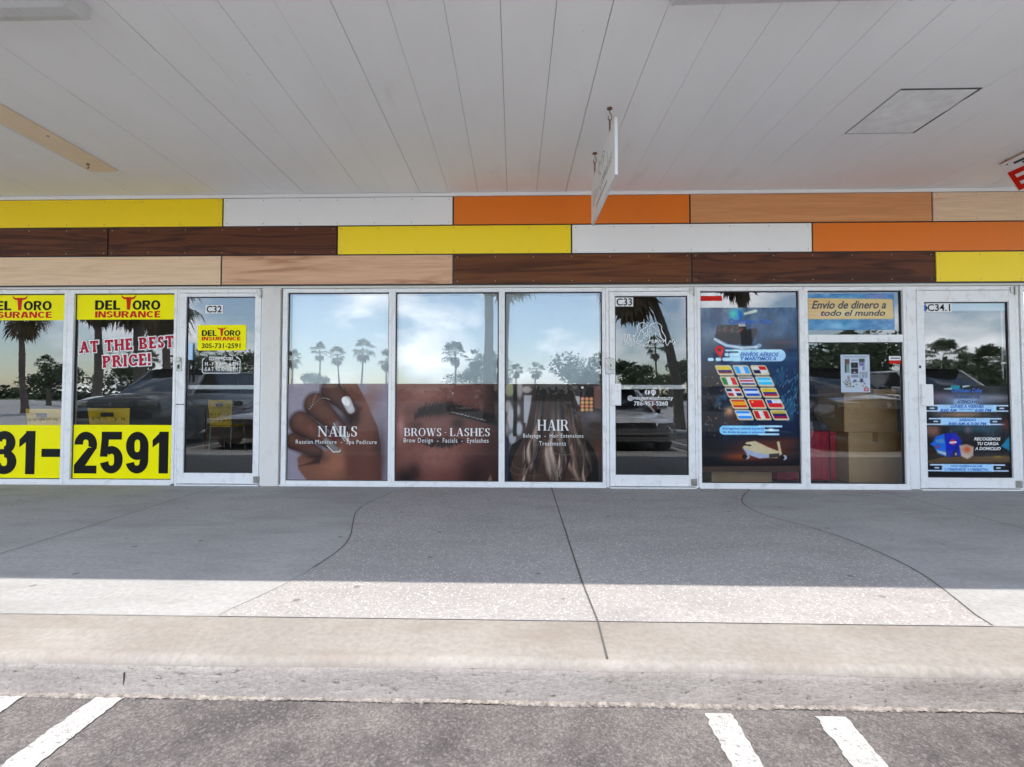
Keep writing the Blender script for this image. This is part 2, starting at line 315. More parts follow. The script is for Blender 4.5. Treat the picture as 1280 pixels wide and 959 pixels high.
# ---- printed pictures: painted in numpy, stored as vertex colours of a fine sheet
class Pic:
    def __init__(s, w, h, n=170, base=(.5, .5, .5)):
        s.w, s.h = w, h; s.nx = n; s.ny = int(n*h/w)
        s.X, s.Y = np.meshgrid(np.linspace(0, 1, s.nx), np.linspace(0, h/w, s.ny)); s.c = np.ones((s.ny, s.nx, 3))*np.array(base); s.px = 1/n
        s.rs = np.random.RandomState(3)
    def put(s, mask, col):
        mask = np.clip(mask, 0, 1)[..., None]; s.c = s.c*(1-mask)+np.asarray(col)*mask; return s
    def soft(s, cx, cy, rx, ry, col, a=1.0, rot=0.0, p=1.0):
        c, q = math.cos(rot), math.sin(rot); dx, dy = s.X-cx, s.Y-cy; u, v = (dx*c+dy*q)/rx, (-dx*q+dy*c)/ry
        return s.put(a*np.exp(-(u*u+v*v)**p), col)
    def ell(s, cx, cy, rx, ry, col, rot=0.0, edge=None, a=1.0):
        c, q = math.cos(rot), math.sin(rot); dx, dy = s.X-cx, s.Y-cy; u, v = (dx*c+dy*q)/rx, (-dx*q+dy*c)/ry
        r = np.sqrt(u*u+v*v); e = (edge or s.px)/min(rx, ry); return s.put(a*np.clip((1-r)/e+.5, 0, 1), col)
    def sdf(s, pts):
        d = np.full(s.X.shape, 1e9); ins = np.zeros(s.X.shape, bool); n = len(pts)
        for i in range(n):
            ax, ay = pts[i]; bx, by = pts[(i+1) % n]; ex, ey = bx-ax, by-ay; L = ex*ex+ey*ey+1e-12
            t = np.clip(((s.X-ax)*ex+(s.Y-ay)*ey)/L, 0, 1); d = np.minimum(d, np.hypot(s.X-ax-t*ex, s.Y-ay-t*ey))
            cnd = (ay > s.Y) != (by > s.Y); xi = ax+(s.Y-ay)*ex/(ey if abs(ey) > 1e-12 else 1e-12); ins ^= cnd & (s.X < xi)
        return np.where(ins, d, -d)
    def poly(s, pts, col, edge=None, a=1.0):
        return s.put(a*np.clip(s.sdf(pts)/(edge or s.px)+.5, 0, 1), col)
    def cap(s, a, b, ra, rb, col, dark=None, edge=None, al=1.0):
        ex, ey = b[0]-a[0], b[1]-a[1]; L = ex*ex+ey*ey+1e-12; t = np.clip(((s.X-a[0])*ex+(s.Y-a[1])*ey)/L, 0, 1)
        dx, dy = s.X-a[0]-t*ex, s.Y-a[1]-t*ey; r = ra+(rb-ra)*t; d = np.hypot(dx, dy); m = np.clip((r-d)/(edge or s.px)+.5, 0, 1)*al
        if dark is None: return s.put(m, col)
        sh = np.clip(d/r, 0, 1)**2.2; side = np.clip((dx*.35+dy*.75)/r*.5+.5, 0, 1); k = np.clip(sh*.6+side*.55-.15, 0, 1)[..., None]
        return s.put(m, np.array(col)*(1-k)+np.array(dark)*k)
    def stroke(s, pts, r, col, a=1.0):
        for i in range(len(pts)-1):
            p, q = pts[i], pts[i+1]; x0, x1 = min(p[0], q[0])-3*r-s.px, max(p[0], q[0])+3*r+s.px; y0, y1 = min(p[1], q[1])-3*r-s.px, max(p[1], q[1])+3*r+s.px
            i0, i1 = max(0, int(x0*s.nx)), min(s.nx, int(x1*s.nx)+2); j0, j1 = max(0, int(y0*s.nx)), min(s.ny, int(y1*s.nx)+2)
            if i0 >= i1 or j0 >= j1: continue
            X, Y = s.X[j0:j1, i0:i1], s.Y[j0:j1, i0:i1]; ex, ey = q[0]-p[0], q[1]-p[1]; L = ex*ex+ey*ey+1e-12; t = np.clip(((X-p[0])*ex+(Y-p[1])*ey)/L, 0, 1)
            d = np.hypot(X-p[0]-t*ex, Y-p[1]-t*ey); m = (np.clip((r-d)/s.px+.5, 0, 1)*a*min(1, r/s.px*2))[..., None]
            s.c[j0:j1, i0:i1] = s.c[j0:j1, i0:i1]*(1-m)+np.asarray(col)*m
        return s
    def noise(s, n, seed=0):
        r = np.random.RandomState(seed); g = r.rand(n+2, n+2); u = s.X/s.X.max()*n; v = s.Y/s.Y.max()*n; i, j = u.astype(int), v.astype(int); f, h = u-i, v-j
        f = f*f*(3-2*f); h = h*h*(3-2*h)
        return (g[j, i]*(1-f)+g[j, i+1]*f)*(1-h)+(g[j+1, i]*(1-f)+g[j+1, i+1]*f)*h
    def fbm(s, n, seed=0):
        return (s.noise(n, seed)*.5+s.noise(n*2, seed+1)*.27+s.noise(n*4, seed+2)*.15+s.noise(n*8, seed+3)*.08)
    def sheet(s, x0, x1, z0, z1, y, parent, mat='print', name='printed_sheet'):
        me = bpy.data.meshes.new(name); nx, ny = s.nx, s.ny
        xs = x0+(s.X/1.0)*(x1-x0); zs = z1-(s.Y/s.Y.max())*(z1-z0)
        co = np.stack([xs, np.full_like(xs, y), zs], -1).reshape(-1, 3)
        j, i = np.meshgrid(np.arange(ny-1), np.arange(nx-1), indexing='ij'); a = (j*nx+i).ravel()
        f = np.stack([a, a+nx, a+nx+1, a+1], 1)
        me.vertices.add(nx*ny); me.vertices.foreach_set('co', co.ravel().astype(np.float32))
        me.loops.add(f.size); me.loops.foreach_set('vertex_index', f.ravel().astype(np.int32))
        me.polygons.add(len(f)); me.polygons.foreach_set('loop_start', (np.arange(len(f))*4).astype(np.int32)); me.update(calc_edges=True)
        ca = me.color_attributes.new('print', 'FLOAT_COLOR', 'POINT'); rgba = np.ones((nx*ny, 4), np.float32)
        sr = np.clip(s.c.reshape(-1, 3), 0, 1); rgba[:, :3] = np.where(sr <= .04045, sr/12.92, ((sr+.055)/1.055)**2.4); ca.data.foreach_set('color', rgba.ravel())
        me.materials.append(MATS[mat]); o = bpy.data.objects.new(name, me); COL.objects.link(o); o.parent = parent
        return o
# ------------------------------------------------------------------ material set
scuffed('white_alu', (0.84, 0.84, 0.84), 0.38, (0.40, 0.37, 0.34), 0.5, sc=9)
scuffed('pier_paint', (0.74, 0.72, 0.68), 0.7, (0.5, 0.47, 0.42), 0.4, sc=3)
plain('black', (0.02, 0.02, 0.022), 0.4, var=.2)
plain('gasket', (0.03, 0.03, 0.035), 0.6)
plain('steel', (0.42, 0.41, 0.38), 0.35, 0.9, .2, 30)
plain('rust', (0.20, 0.12, 0.07), 0.8, 0.2, .4, 40)
scuffed('galv', (0.62, 0.62, 0.62), 0.5, (0.3, 0.3, 0.3), 0.4)
scuffed('yellow_panel', srgb(255, 222, 0), 0.4, (0.75, 0.58, 0.01), 0.12, sc=2)
scuffed('white_panel', (0.87, 0.87, 0.86), 0.33, (0.74, 0.66, 0.64), 0.15, sc=2)
scuffed('orange_panel', srgb(232, 118, 0), 0.42, (0.5, 0.12, 0.01), 0.12, sc=2)
wood('wood_dark', srgb(88, 46, 28), srgb(100, 56, 34), srgb(62, 32, 20), 0.5, 2.0)
wood('wood_brown', srgb(112, 66, 32), srgb(98, 54, 26), srgb(76, 40, 18), 0.35, 2.6)
wood('wood_tan', srgb(226, 164, 112), srgb(220, 156, 104), srgb(212, 146, 94), 0.25, 0.8)
wood('wood_light', srgb(232, 202, 170), srgb(226, 194, 160), srgb(206, 170, 136), 0.6, 1.3)
wood('wood_oak', srgb(222, 180, 148), srgb(208, 162, 130), srgb(180, 132, 102), 0.5, 1.6)
def soffit():
    m, t, p, o = newmat('soffit_white'); v = obco(t)
    a = ramp(t, noise(t, obco(t, (1.2, .5, 1)), 1.5, 8.0, .65), [(0.3, (.86, .86, .86)), (0.6, (.90, .90, .905))])
    sp = ramp(t, noise(t, v, 22, 3.0, .5), [(0.22, (.80, .78, .75)), (0.27, (1, 1, 1))]); st = ramp(t, noise(t, obco(t, (2.5, .5, 1)), 1.9, 6.0, .7), [(0.62, (1, 1, 1)), (0.78, (.90, .885, .86))])
    t.links.new(mixc(t, 1.0, mixc(t, 1.0, a, sp, 'MULTIPLY'), st, 'MULTIPLY'), p.inputs['Base Color']); p.inputs['Roughness'].default_value = .6; bump(t, p, noise(t, obco(t, (1, .15, 1)), 60, 3.0), .05, .003)
soffit()
plain('seam_dark', (0.10, 0.10, 0.10), 0.9)
plain('yellow_vinyl', srgb(255, 243, 0), 0.4, var=.02, spec=.1)
plain('ink_black', (0.008, 0.008, 0.008), 0.5, spec=.12)
plain('ink_red', srgb(206, 34, 22), 0.5, spec=.15)
plain('ink_crimson', srgb(176, 22, 52), 0.5, spec=.15)
plain('ink_white', (0.80, 0.80, 0.80), 0.4, var=.03)
plain('ink_grey', (0.45, 0.42, 0.42), 0.4)
plain('ink_blue', srgb(24, 96, 190), 0.4)
plain('ink_deepblue', srgb(20, 60, 120), 0.4)
plain('ink_navy', srgb(48, 60, 72), 0.4)
plain('ink_paleblue', srgb(176, 214, 246), 0.4)
plain('ink_pink', srgb(226, 130, 168), 0.4)
plain('sign_white', (0.78, 0.79, 0.80), 0.4, var=.03)
plain('cardboard', srgb(205, 168, 122), 0.8, var=.08)
plain('tape', srgb(170, 140, 96), 0.3)
plain('tan_board', srgb(238, 216, 186), 0.7, var=.06, scale=3)
plain('suit_red', srgb(176, 26, 54), 0.5, var=.15)
plain('bag_grey', srgb(80, 80, 88), 0.8, var=.3)
plain('chair_yellow', srgb(232, 190, 40), 0.4)
plain('room_wall', (0.16, 0.155, 0.15), 0.9); plain('room_floor', (0.14, 0.135, 0.13), 0.5); plain('room_dark', (0.05, 0.045, 0.04), 0.8)
plain('desk_brown', (0.10, 0.055, 0.03), 0.6)
plain('blind_white', srgb(196, 206, 210), 0.8, var=.02)
glassmat('shop_glass', 0.155, (0.95, 0.97, 0.97))
glassmat('tinted_glass', 0.125, (0.92, 0.94, 0.93))
vcol('print', 0.4, .35); vcol('print_gloss', 0.35, .35)
emit('tube_lit', (1.0, 0.98, 0.92), 5.0)
plain('leaf_palm', (0.075, 0.10, 0.035), 0.5, var=.4, scale=3); plain('leaf_dead', (0.16, 0.115, 0.06), 0.8, var=.3)
plain('leaf_tree', (0.05, 0.085, 0.025), 0.5, var=.45, scale=2); plain('bark', (0.17, 0.14, 0.11), 0.9, var=.3, scale=8, bmp=.5)
plain('car_white', (0.70, 0.70, 0.68), 0.25, var=.02, coat=1); plain('car_dark', (0.025, 0.028, 0.035), 0.25, var=.05, coat=1); plain('car_grey', (0.16, 0.17, 0.18), 0.3, .4, var=.05, coat=1)
plain('car_red', (0.3, 0.02, 0.02), 0.3, var=.05, coat=1)
plain('car_glass', (0.01, 0.012, 0.014), 0.05, spec=.8); plain('tyre', (0.02, 0.02, 0.02), 0.9); plain('chrome', (0.7, 0.7, 0.7), 0.15, 1.0); plain('lamp_lens', (0.6, 0.6, 0.58), 0.1, .3, coat=1); plain('tail_lens', (0.4, 0.02, 0.02), 0.15, coat=1)

def concrete(name, c, dark, speck=None, scale=1.0, rough=0.85, pebble=False, b=.25, stain=None):
    m, t, p, o = newmat(name); v = obco(t)
    base = ramp(t, noise(t, v, .9*scale, 8.0, .62), [(0.3, dark), (0.7, c)])
    fine = ramp(t, noise(t, v, 38, 4.0, .7), [(0.35, (.86, .86, .86)), (0.65, (1.1, 1.1, 1.1))])
    col = mixc(t, 1.0, base, fine, 'MULTIPLY'); h = noise(t, v, 45, 5.0, .7)
    if stain:
        st = ramp(t, noise(t, obco(t, (1, 2.6, 1)), 1.7, 7.0, .68), [(0.48, (0, 0, 0)), (0.66, (.55, .55, .55))]); col = mixc(t, st, col, stain)
    if pebble:
        vo = t.nodes.new('ShaderNodeTexVoronoi'); vo.inputs['Scale'].default_value = 72; t.links.new(v, vo.inputs['Vector'])
        ms = ramp(t, vo.outputs['Distance'], [(0.20, (1, 1, 1)), (0.42, (0, 0, 0))]); bw = t.nodes.new('ShaderNodeRGBToBW'); t.links.new(vo.outputs['Color'], bw.inputs[0])
        pc = ramp(t, bw.outputs[0], [(0.2, tuple(x*.55 for x in c)), (0.62, tuple(x*1.05 for x in c)), (0.76, tuple(min(1, x*1.5) for x in c))])
        col = mixc(t, ms, mixc(t, 1.0, col, (.88, .88, .88), 'MULTIPLY'), pc); h = vo.outputs['Distance']
    if speck:
        vo = t.nodes.new('ShaderNodeTexVoronoi'); vo.inputs['Scale'].default_value = 4; t.links.new(v, vo.inputs['Vector'])
        col = mixc(t, ramp(t, vo.outputs['Distance'], [(0.05, (.8, .8, .8)), (0.08, (0, 0, 0))]), col, speck)
    t.links.new(col, p.inputs['Base Color']); p.inputs['Roughness'].default_value = rough; bump(t, p, h, b, .006)
    return m
concrete('smooth_concrete', (0.35, 0.345, 0.335), (0.28, 0.276, 0.27), (.13, .12, .11), b=.10, stain=(.22, .21, .20))
concrete('aggregate_concrete', (0.385, 0.365, 0.35), (0.32, 0.305, 0.297), (0.14, .12, .10), pebble=True, b=.5, stain=(.25, .235, .225))
concrete('kerb_concrete', (0.275, 0.254, 0.228), (0.205, 0.186, 0.165), None, scale=2, stain=(0.20, 0.165, 0.135), b=.05)
def kerbface():
    m, t, p, o = newmat('kerb_face'); v = obco(t)
    base = ramp(t, noise(t, obco(t, (.8, 1, 2)), 3, 8.0, .65), [(0.3, (.20, .180, .165)), (0.7, (.29, .266, .248))])
    fine = ramp(t, noise(t, v, 70, 5.0, .8), [(0.35, (.75, .75, .75)), (0.6, (1.12, 1.12, 1.12))])
    pit = noise(t, obco(t, (24, 60, 60)), 1.0, 5.0, .7)
    pm = ramp(t, pit, [(0.33, (0.4, 0.38, 0.37)), (0.40, (1, 1, 1))])
    c1 = mixc(t, 1.0, base, pm, 'MULTIPLY')
    t.links.new(mixc(t, .8, c1, fine, 'MULTIPLY'), p.inputs['Base Color']); p.inputs['Roughness'].default_value = .9
    bump(t, p, pit, .5, .010)
kerbface()
def asphalt():
    m, t, p, o = newmat('asphalt'); v = obco(t)
    a = ramp(t, noise(t, v, 1.3, 9.0, .68), [(0.36, (.058, .053, .053)), (0.50, (.092, .085, .083)), (0.66, (.128, .119, .115))])
    f = ramp(t, noise(t, v, 120, 8.0, .9), [(0.38, (.40, .39, .40)), (0.5, (1, .98, .97)), (0.62, (1.9, 1.86, 1.82))])
    g = ramp(t, noise(t, v, 7, 6.0, .7), [(0.35, (.78, .76, .78)), (0.65, (1.2, 1.18, 1.15))])
    col = mixc(t, 1.0, mixc(t, 1.0, a, f, 'MULTIPLY'), g, 'MULTIPLY')
    vo = t.nodes.new('ShaderNodeTexVoronoi'); vo.inputs['Scale'].default_value = 130; t.links.new(v, vo.inputs['Vector']); bw = t.nodes.new('ShaderNodeRGBToBW'); t.links.new(vo.outputs['Color'], bw.inputs[0])
    col = mixc(t, ramp(t, bw.outputs[0], [(0.70, (0, 0, 0)), (0.80, (.4, .4, .4))]), col, (.22, .205, .195))
    st = ramp(t, noise(t, obco(t, (1, 1, 1)), 2.3, 7.0, .75), [(0.60, (0, 0, 0)), (0.68, (.45, .45, .45))])
    col = mixc(t, st, col, (.042, .034, .034))
    t.links.new(col, p.inputs['Base Color']); p.inputs['Roughness'].default_value = .9; bump(t, p, noise(t, v, 70, 6.0, .8), .5, .006)
asphalt()
def paint():
    m, t, p, o = newmat('road_paint'); v = obco(t)
    w0 = ramp(t, noise(t, v, 60, 8.0, .85), [(0.38, (.20, .185, .18)), (0.46, (1, 1, 1))]); w1 = ramp(t, noise(t, v, 5, 6.0, .7), [(0.3, (.32, .31, .30)), (0.7, (.42, .415, .40))])
    wear = mixc(t, 1.0, w1, w0, 'MULTIPLY')
    t.links.new(wear, p.inputs['Base Color']); p.inputs['Roughness'].default_value = .7; bump(t, p, noise(t, v, 90, 4.0, .7), .4, .004)
paint()
plain('grass', (0.07, 0.10, 0.03), 0.9, var=.3, scale=.5); plain('groove', (0.085, 0.08, 0.075), 0.95); plain('groove_faint', (0.26, 0.25, 0.24), 0.95)
plain('debris', (0.20, 0.175, 0.155), 0.95, var=.6, scale=45, bmp=.4)

# ================================================================== GROUND
ROADZ = -0.13
CURB_IN, CURB_NOSE = -2.93, -3.25
g = MB().face([(-700, -900, -.16), (700, -900, -.16), (700, 700, -.16), (-700, 700, -.16)]).build('ground', 'grass'); tag(g, kind='structure')
g = MB().face([(-90, -72, ROADZ), (90, -72, ROADZ), (90, -3.2, ROADZ), (-90, -3.2, ROADZ)]).build('parking_lot', 'asphalt'); tag(g, kind='structure')
concrete('bounce_concrete', (0.43, 0.42, 0.405), (0.37, 0.36, 0.35), None)
g = MB().face([(-90, -72, ROADZ+.004), (90, -72, ROADZ+.004), (90, -9.2, ROADZ+.004), (-90, -9.2, ROADZ+.004)]).build('bounce_paving', 'bounce_concrete'); tag(g, kind='structure')  # pale sheet added behind the camera to bounce sun onto soffit and facade
XL, XR = -16.0, 16.0
def curve(pts, n=6):      # Catmull-Rom
    out = []
    for i in range(len(pts)-1):
        p0, p1, p2, p3 = pts[max(i-1, 0)], pts[i], pts[i+1], pts[min(i+2, len(pts)-1)]
        for k in range(n):
            t = k/n; out.append(tuple(.5*(2*b+(c-a)*t+(2*a-5*b+4*c-d)*t*t+(3*b-a-3*c+d)*t**3) for a, b, c, d in zip(p0, p1, p2, p3)))
    return out+[tuple(pts[-1])]
Lc = curve([(GX(x, y)[0], GX(x, y)[1]) for x, y in ((505, 610), (470, 625), (447, 638), (441, 655), (438, 670), (424, 688), (382, 716), (333, 742), (277, 767))])
Rc = curve([(GX(x, y)[0], GX(x, y)[1]) for x, y in ((938, 612), (928, 622), (931, 632), (958, 645), (1020, 662), (1080, 683), (1150, 717), (1230, 778))])
Lc[0] = (Lc[0][0], .06); Lc[-1] = (Lc[-1][0], CURB_IN); Rc[0] = (Rc[0][0], .06); Rc[-1] = (Rc[-1][0], CURB_IN)
def strip(mb, line, w, z):
    for (x0, y0), (x1, y1) in zip(line, line[1:]):
        d = Vector((x1-x0, y1-y0, 0)); nn = Vector((-d.y, d.x, 0)).normalized()*w/2
        mb.face([(x0-nn.x, y0-nn.y, z), (x1-nn.x, y1-nn.y, z), (x1+nn.x, y1+nn.y, z), (x0+nn.x, y0+nn.y, z)])
sw = MB().box(XL, XR, CURB_IN, .30, ROADZ-.02, 0.0).build('sidewalk', 'smooth_concrete'); tag(sw, kind='structure')
ag = MB(); ag.face([(x, y, .003) for x, y in Lc[::-1]]+[(x, y, .003) for x, y in Rc]); ago = ag.build('aggregate_paving', 'aggregate_concrete'); tag(ago, kind='structure')
jf = MB(); strip(jf, [p_ for p_ in Lc if p_[1] < -2.35], .006, .0045); strip(jf, [(XL, CURB_IN), (XR, CURB_IN)], .006, .0046); tag(jf.build('paving_joint', 'groove_faint'), kind='structure')  # left joint paler past the shadow line: sunlit tone put into its colour
jt = MB(); strip(jt, [p_ for p_ in Lc if -2.4 < p_[1] < -.25], .007, .0045); strip(jt, Rc, .008, .0045)
strip(jt, [(GX(690, 612)[0], .03), (GX(728, 730)[0], -2.5), (GX(745, 772)[0], CURB_IN), (GX(758, 822)[0], CURB_NOSE+.03)], .009, .0055)
for xj in (-3.05, 3.62): strip(jt, [(xj, 0), (xj, CURB_IN)], .006, .0045)
for xj in (-9.4, -6.2, 6.9, 10.2): strip(jt, [(xj, 0), (xj, CURB_IN)], .006, .0045)
jo = jt.build('paving_joint', 'groove'); tag(jo, kind='structure')
# kerb: flat top, rounded nose, slightly battered rough face
prof = [(CURB_IN, ROADZ-.03), (CURB_IN, .001)]+[(CURB_NOSE+.035*math.sin(a)*-1+.035, -.035+.001+.035*math.cos(a)) for a in [R(x) for x in (0, 20, 40, 60, 78)]]
kt = MB(); xs = [XL+(XR-XL)*i/160 for i in range(161)]
def wob(x, k): return .0025*math.sin(x*2.1+k)+.002*math.sin(x*5.3+k*2)
kt.loft([[(x, y+wob(x, 1)*(1 if i > 1 else 0), z+(wob(x, 2) if i > 1 else 0)) for i, (y, z) in enumerate(prof)] for x in xs], closed=False, cap=False)
ko = kt.build('kerb', 'kerb_concrete', smooth=True); tag(ko, kind='structure')
kf = MB(); rk = random.Random(5)
rows = [(CURB_NOSE+.013, -.012), (CURB_NOSE-.001, -.030), (CURB_NOSE-.003, -.045), (CURB_NOSE-.006, -.07), (CURB_NOSE-.012, -.1), (CURB_NOSE-.02, ROADZ-.01)]
xs2 = [XL+(XR-XL)*i/900 for i in range(901)]
kf.loft([[(x, y+wob(x, 1)-rk.random()*.004*(i > 1), z+wob(x, 2)*(i < 3)) for i, (y, z) in enumerate(rows)] for x in xs2], closed=False, cap=False)
kfo = kf.build('kerb_face', 'kerb_face', smooth=True); tag(kfo, kind='structure')
dm = MB(); xs3 = [-6+12*i/1600 for i in range(1601)]
dm.loft([[(x, CURB_NOSE-.018, ROADZ+.008+rk.random()*.004), (x, CURB_NOSE-.028-rk.random()*.006, ROADZ+.005+rk.random()*.003), (x, CURB_NOSE-.029-rk.random()*.005-.002*math.sin(x*3)-.002*math.sin(x*11), ROADZ+.0015)] for x in xs3], closed=False, cap=False)
do = dm.build('gutter_grit', 'debris'); tag(do, 'crumbly line of pale grit where the kerb meets the asphalt', 'grit', kind='stuff')
jj = MB(); xx = GX(145, 830)[0]; jj.box(xx-.001, xx+.001, CURB_NOSE-.013, CURB_NOSE-.004, ROADZ+.02, -.05); jj.build('kerb_joint', 'groove')['kind'] = 'structure'
# parking stripes
def stripe(c):
    ps = [GX(x, y, ROADZ) for x, y in c]; d0 = (ps[1][0]-ps[0][0]); (ax, ay), (bx, by) = ps[2], ps[3]  # ps0,ps1 top edge; ps3,ps2 lower edge
    top = (ps[0][1]+ps[1][1])/2; dl = Vector((ps[3][0]-ps[0][0], ps[3][1]-ps[0][1])).normalized(); L = 4.6
    w = abs(d0); m = MB(); n = 400; sl = dl.x/dl.y; rs = random.Random(int(c[0][0]))
    xa = min(ps[0][0], ps[1][0])
    m.loft([[(xa+sl*(-L*i/n)+rs.uniform(-.004, .004)+.003*math.sin(i*.7), top-L*i/n, ROADZ+.004), (xa+w+sl*(-L*i/n)+rs.uniform(-.003, .003), top-L*i/n, ROADZ+.004)] for i in range(n+1)], closed=False, cap=False)
    o = m.build('parking_line', 'road_paint'); tag(o, kind='structure')
stripe(((880, 893), (914, 893), (953, 959), (905, 940)))
stripe(((1019, 897), (1057, 897), (1112, 959), (1066, 959)))
stripe(((121, 871), (157, 871), (45, 959), (0, 959)))
stripe(((-8, 870), (31, 870), (-100, 930), (-60, 905)))
for xx in (3.25, 3.68, 5.8, 6.2, 8.35, 8.75, -3.95, -4.35, -6.5, -6.9, -9.05, -9.45):
    o = MB().box(xx-.05, xx+.05, -8.0, -3.42, ROADZ+.001, ROADZ+.004).build('parking_line', 'road_paint'); tag(o, kind='structure')

# ================================================================== BUILDING
ZC = FZ(242.0)                        # ceiling
Zr = [FZ(y) for y in (247.0, 281.6, 283.2, 317.8, 319.4, 355.2)]
EDGE = -2.53+SUN.y/SUN.z*ZC          # canopy edge that throws the shadow line seen on the pavement
B = thing('strip_mall_building', 'long single-storey strip mall with a deep white canopy over a row of glass shopfronts', 'building')
# soffit planks
seam = []
for a in (((134, 0), (372, 235)), ((342, 0), (487, 239)), ((902, 5), (785, 230))):
    seam.append([GX(x, y, ZC)[0] for x, y in a])
W = .302; x_ref = sum(seam[1])/2
so_ = MB(); gaps = random.Random(11)
k0 = int((XL-x_ref)/W); k1 = int((XR-x_ref)/W)
for k in range(k0, k1):
    xa = x_ref+k*W; near = abs(k+1.5) < 9
    ga = gaps.choice([.002, .0026, .0034, .0046]) if near else gaps.choice([.0010, .0016, .0024])
    dz = gaps.uniform(0, .003)
    so_.box(xa+ga/2, xa+W-ga/2, EDGE+.02, .0, ZC+dz, ZC+.02)
so_.build('soffit', 'soffit_white', B)
MB().box(XL, XR, EDGE+.02, 0.3, ZC+.021, ZC+.04).build('soffit_backing', 'seam_dark', B)
MB().box(XL, XR, EDGE+.02, 6, ZC+.045, ZC+.30).build('roof', 'pier_paint', B)
xn = GX(1095, 733)[0]
fa = MB(); fa.box(XL, xn, EDGE, EDGE+.02, ZC-.01, ZC+.42); fa.box(xn, XR, EDGE-.035, EDGE+.018, ZC-.01, ZC+.42); fa.build('fascia', 'white_panel', B)
MB().box(XL, XR, -.045, -.0255, FZ(247.0)+.004, ZC-.0015).build('soffit_trim', 'white_panel', B, bevel=.002)
# a filled seam running across the right of the ceiling
rb = MB(); a = GX(1012, 235, ZC); b = GX(1280, 82, ZC); rb.face([(a[0]-.006, a[1], ZC-.001), (b[0]-.006, b[1], ZC-.001), (b[0], b[1], ZC-.006), (a[0], a[1], ZC-.006)]); rb.face([(a[0], a[1], ZC-.006), (b[0], b[1], ZC-.006), (b[0]+.006, b[1], ZC-.001), (a[0]+.006, a[1], ZC-.001)]); rb.build('caulked_seam', 'white_panel', B)
# access hatch
h0 = GX(1126, 111, ZC); h1 = GX(1139, 166, ZC); hw = .53; hx0 = GX(1057, 166, ZC)[0]; hx1 = hx0+.545
hy0, hy1 = h0[1], h1[1]
hf = MB()
for q in ((hx0-.03, hx1+.03, hy0-.03, hy0), (hx0-.03, hx1+.03, hy1, hy1+.03), (hx0-.03, hx0, hy0, hy1), (hx1, hx1+.03, hy0, hy1)): hf.box(q[0], q[1], q[2], q[3], ZC-.010, ZC-.0005)
hb = MB().box(hx0, hx1, hy0, hy1, ZC-.0035, ZC-.0005).build('hatch_recess', 'seam_dark', B)
plain('hatch_white', (0.84, 0.84, 0.83), .7, var=.12, scale=9)
hp = MB(); hp.loft([[(hx0+.006, hy0+.006, ZC-.006), (hx1-.016, hy0+.010, ZC-.006)], [(hx0+.01, (hy0+hy1)/2, ZC-.006), (hx1-.015, (hy0+hy1)/2, ZC-.006)], [(hx0+.006, hy1-.006, ZC-.006), (hx1-.013, hy1-.008, ZC-.006)]], closed=False, cap=False)
ho = MB().box(hx0+.003, hx1-.022, hy0+.012, hy1-.010, ZC-.0058, ZC-.0042).build('access_hatch', 'hatch_white', B)
# cladding panels
MB().box(XL, XR, -.022, .05, Zr[5]-.012, ZC).build('cladding_backing', 'black', B)
R1 = [(-420, -150, 'wood_tan'), (-148, 280, 'yellow_panel'), (282, 566, 'white_panel'), (568, 860, 'orange_panel'), (862, 1161, 'wood_tan'), (1163, 1470, 'wood_light'), (1472, 1760, 'yellow_panel')]
R2 = [(-420, -150, 'yellow_panel'), (-148, 137.5, 'wood_dark'), (139.5, 422, 'wood_dark'), (424, 713, 'yellow_panel'), (715, 1012, 'white_panel'), (1014, 1310, 'orange_panel'), (1312, 1620, 'wood_dark')]
R3 = [(-420, -5, 'orange_panel'), (-3, 278, 'wood_light'), (280, 566, 'wood_oak'), (568, 862, 'wood_brown'), (864, 1165, 'wood_dark'), (1167, 1480, 'yellow_panel'), (1482, 1760, 'white_panel')]
plain('screw', (0.35, 0.33, 0.3), .5, .5)
for (row, z0, z1, py) in ((R1, Zr[1], Zr[0], 264), (R2, Zr[3], Zr[2], 300), (R3, Zr[5], Zr[4], 337)):
    for a, b, m in row:
        xa, xb = FX(a, py), FX(b, py); cx, cz = (xa+xb)/2, (z0+z1)/2; mb = MB()
        mb.box(xa-cx, xb-cx, -.012, 0, z0-cz, z1-cz)
        n = max(2, round((xb-xa)/.42))
        for i in range(n+1):
            sx = xa-cx+.035+(xb-xa-.07)*i/n
            for sz in (z0-cz+.025, z1-cz-.025): mb.tube([(sx, -.011, sz), (sx, -.014, sz)], .0055, 8, 1)
        mb.build('cladding_panel', [m, 'screw'], B, bevel=.0015, loc=(cx, -.0225, cz))
ZH = FZ(359.8)     # storefront head
ZG1 = FZ(364.8)    # glass top
ZG0 = FZ(603.6, 640)
MB().box(XL, XR, -.005, .20, ZH+.004, Zr[5]-.0125).build('header', 'pier_paint', B)
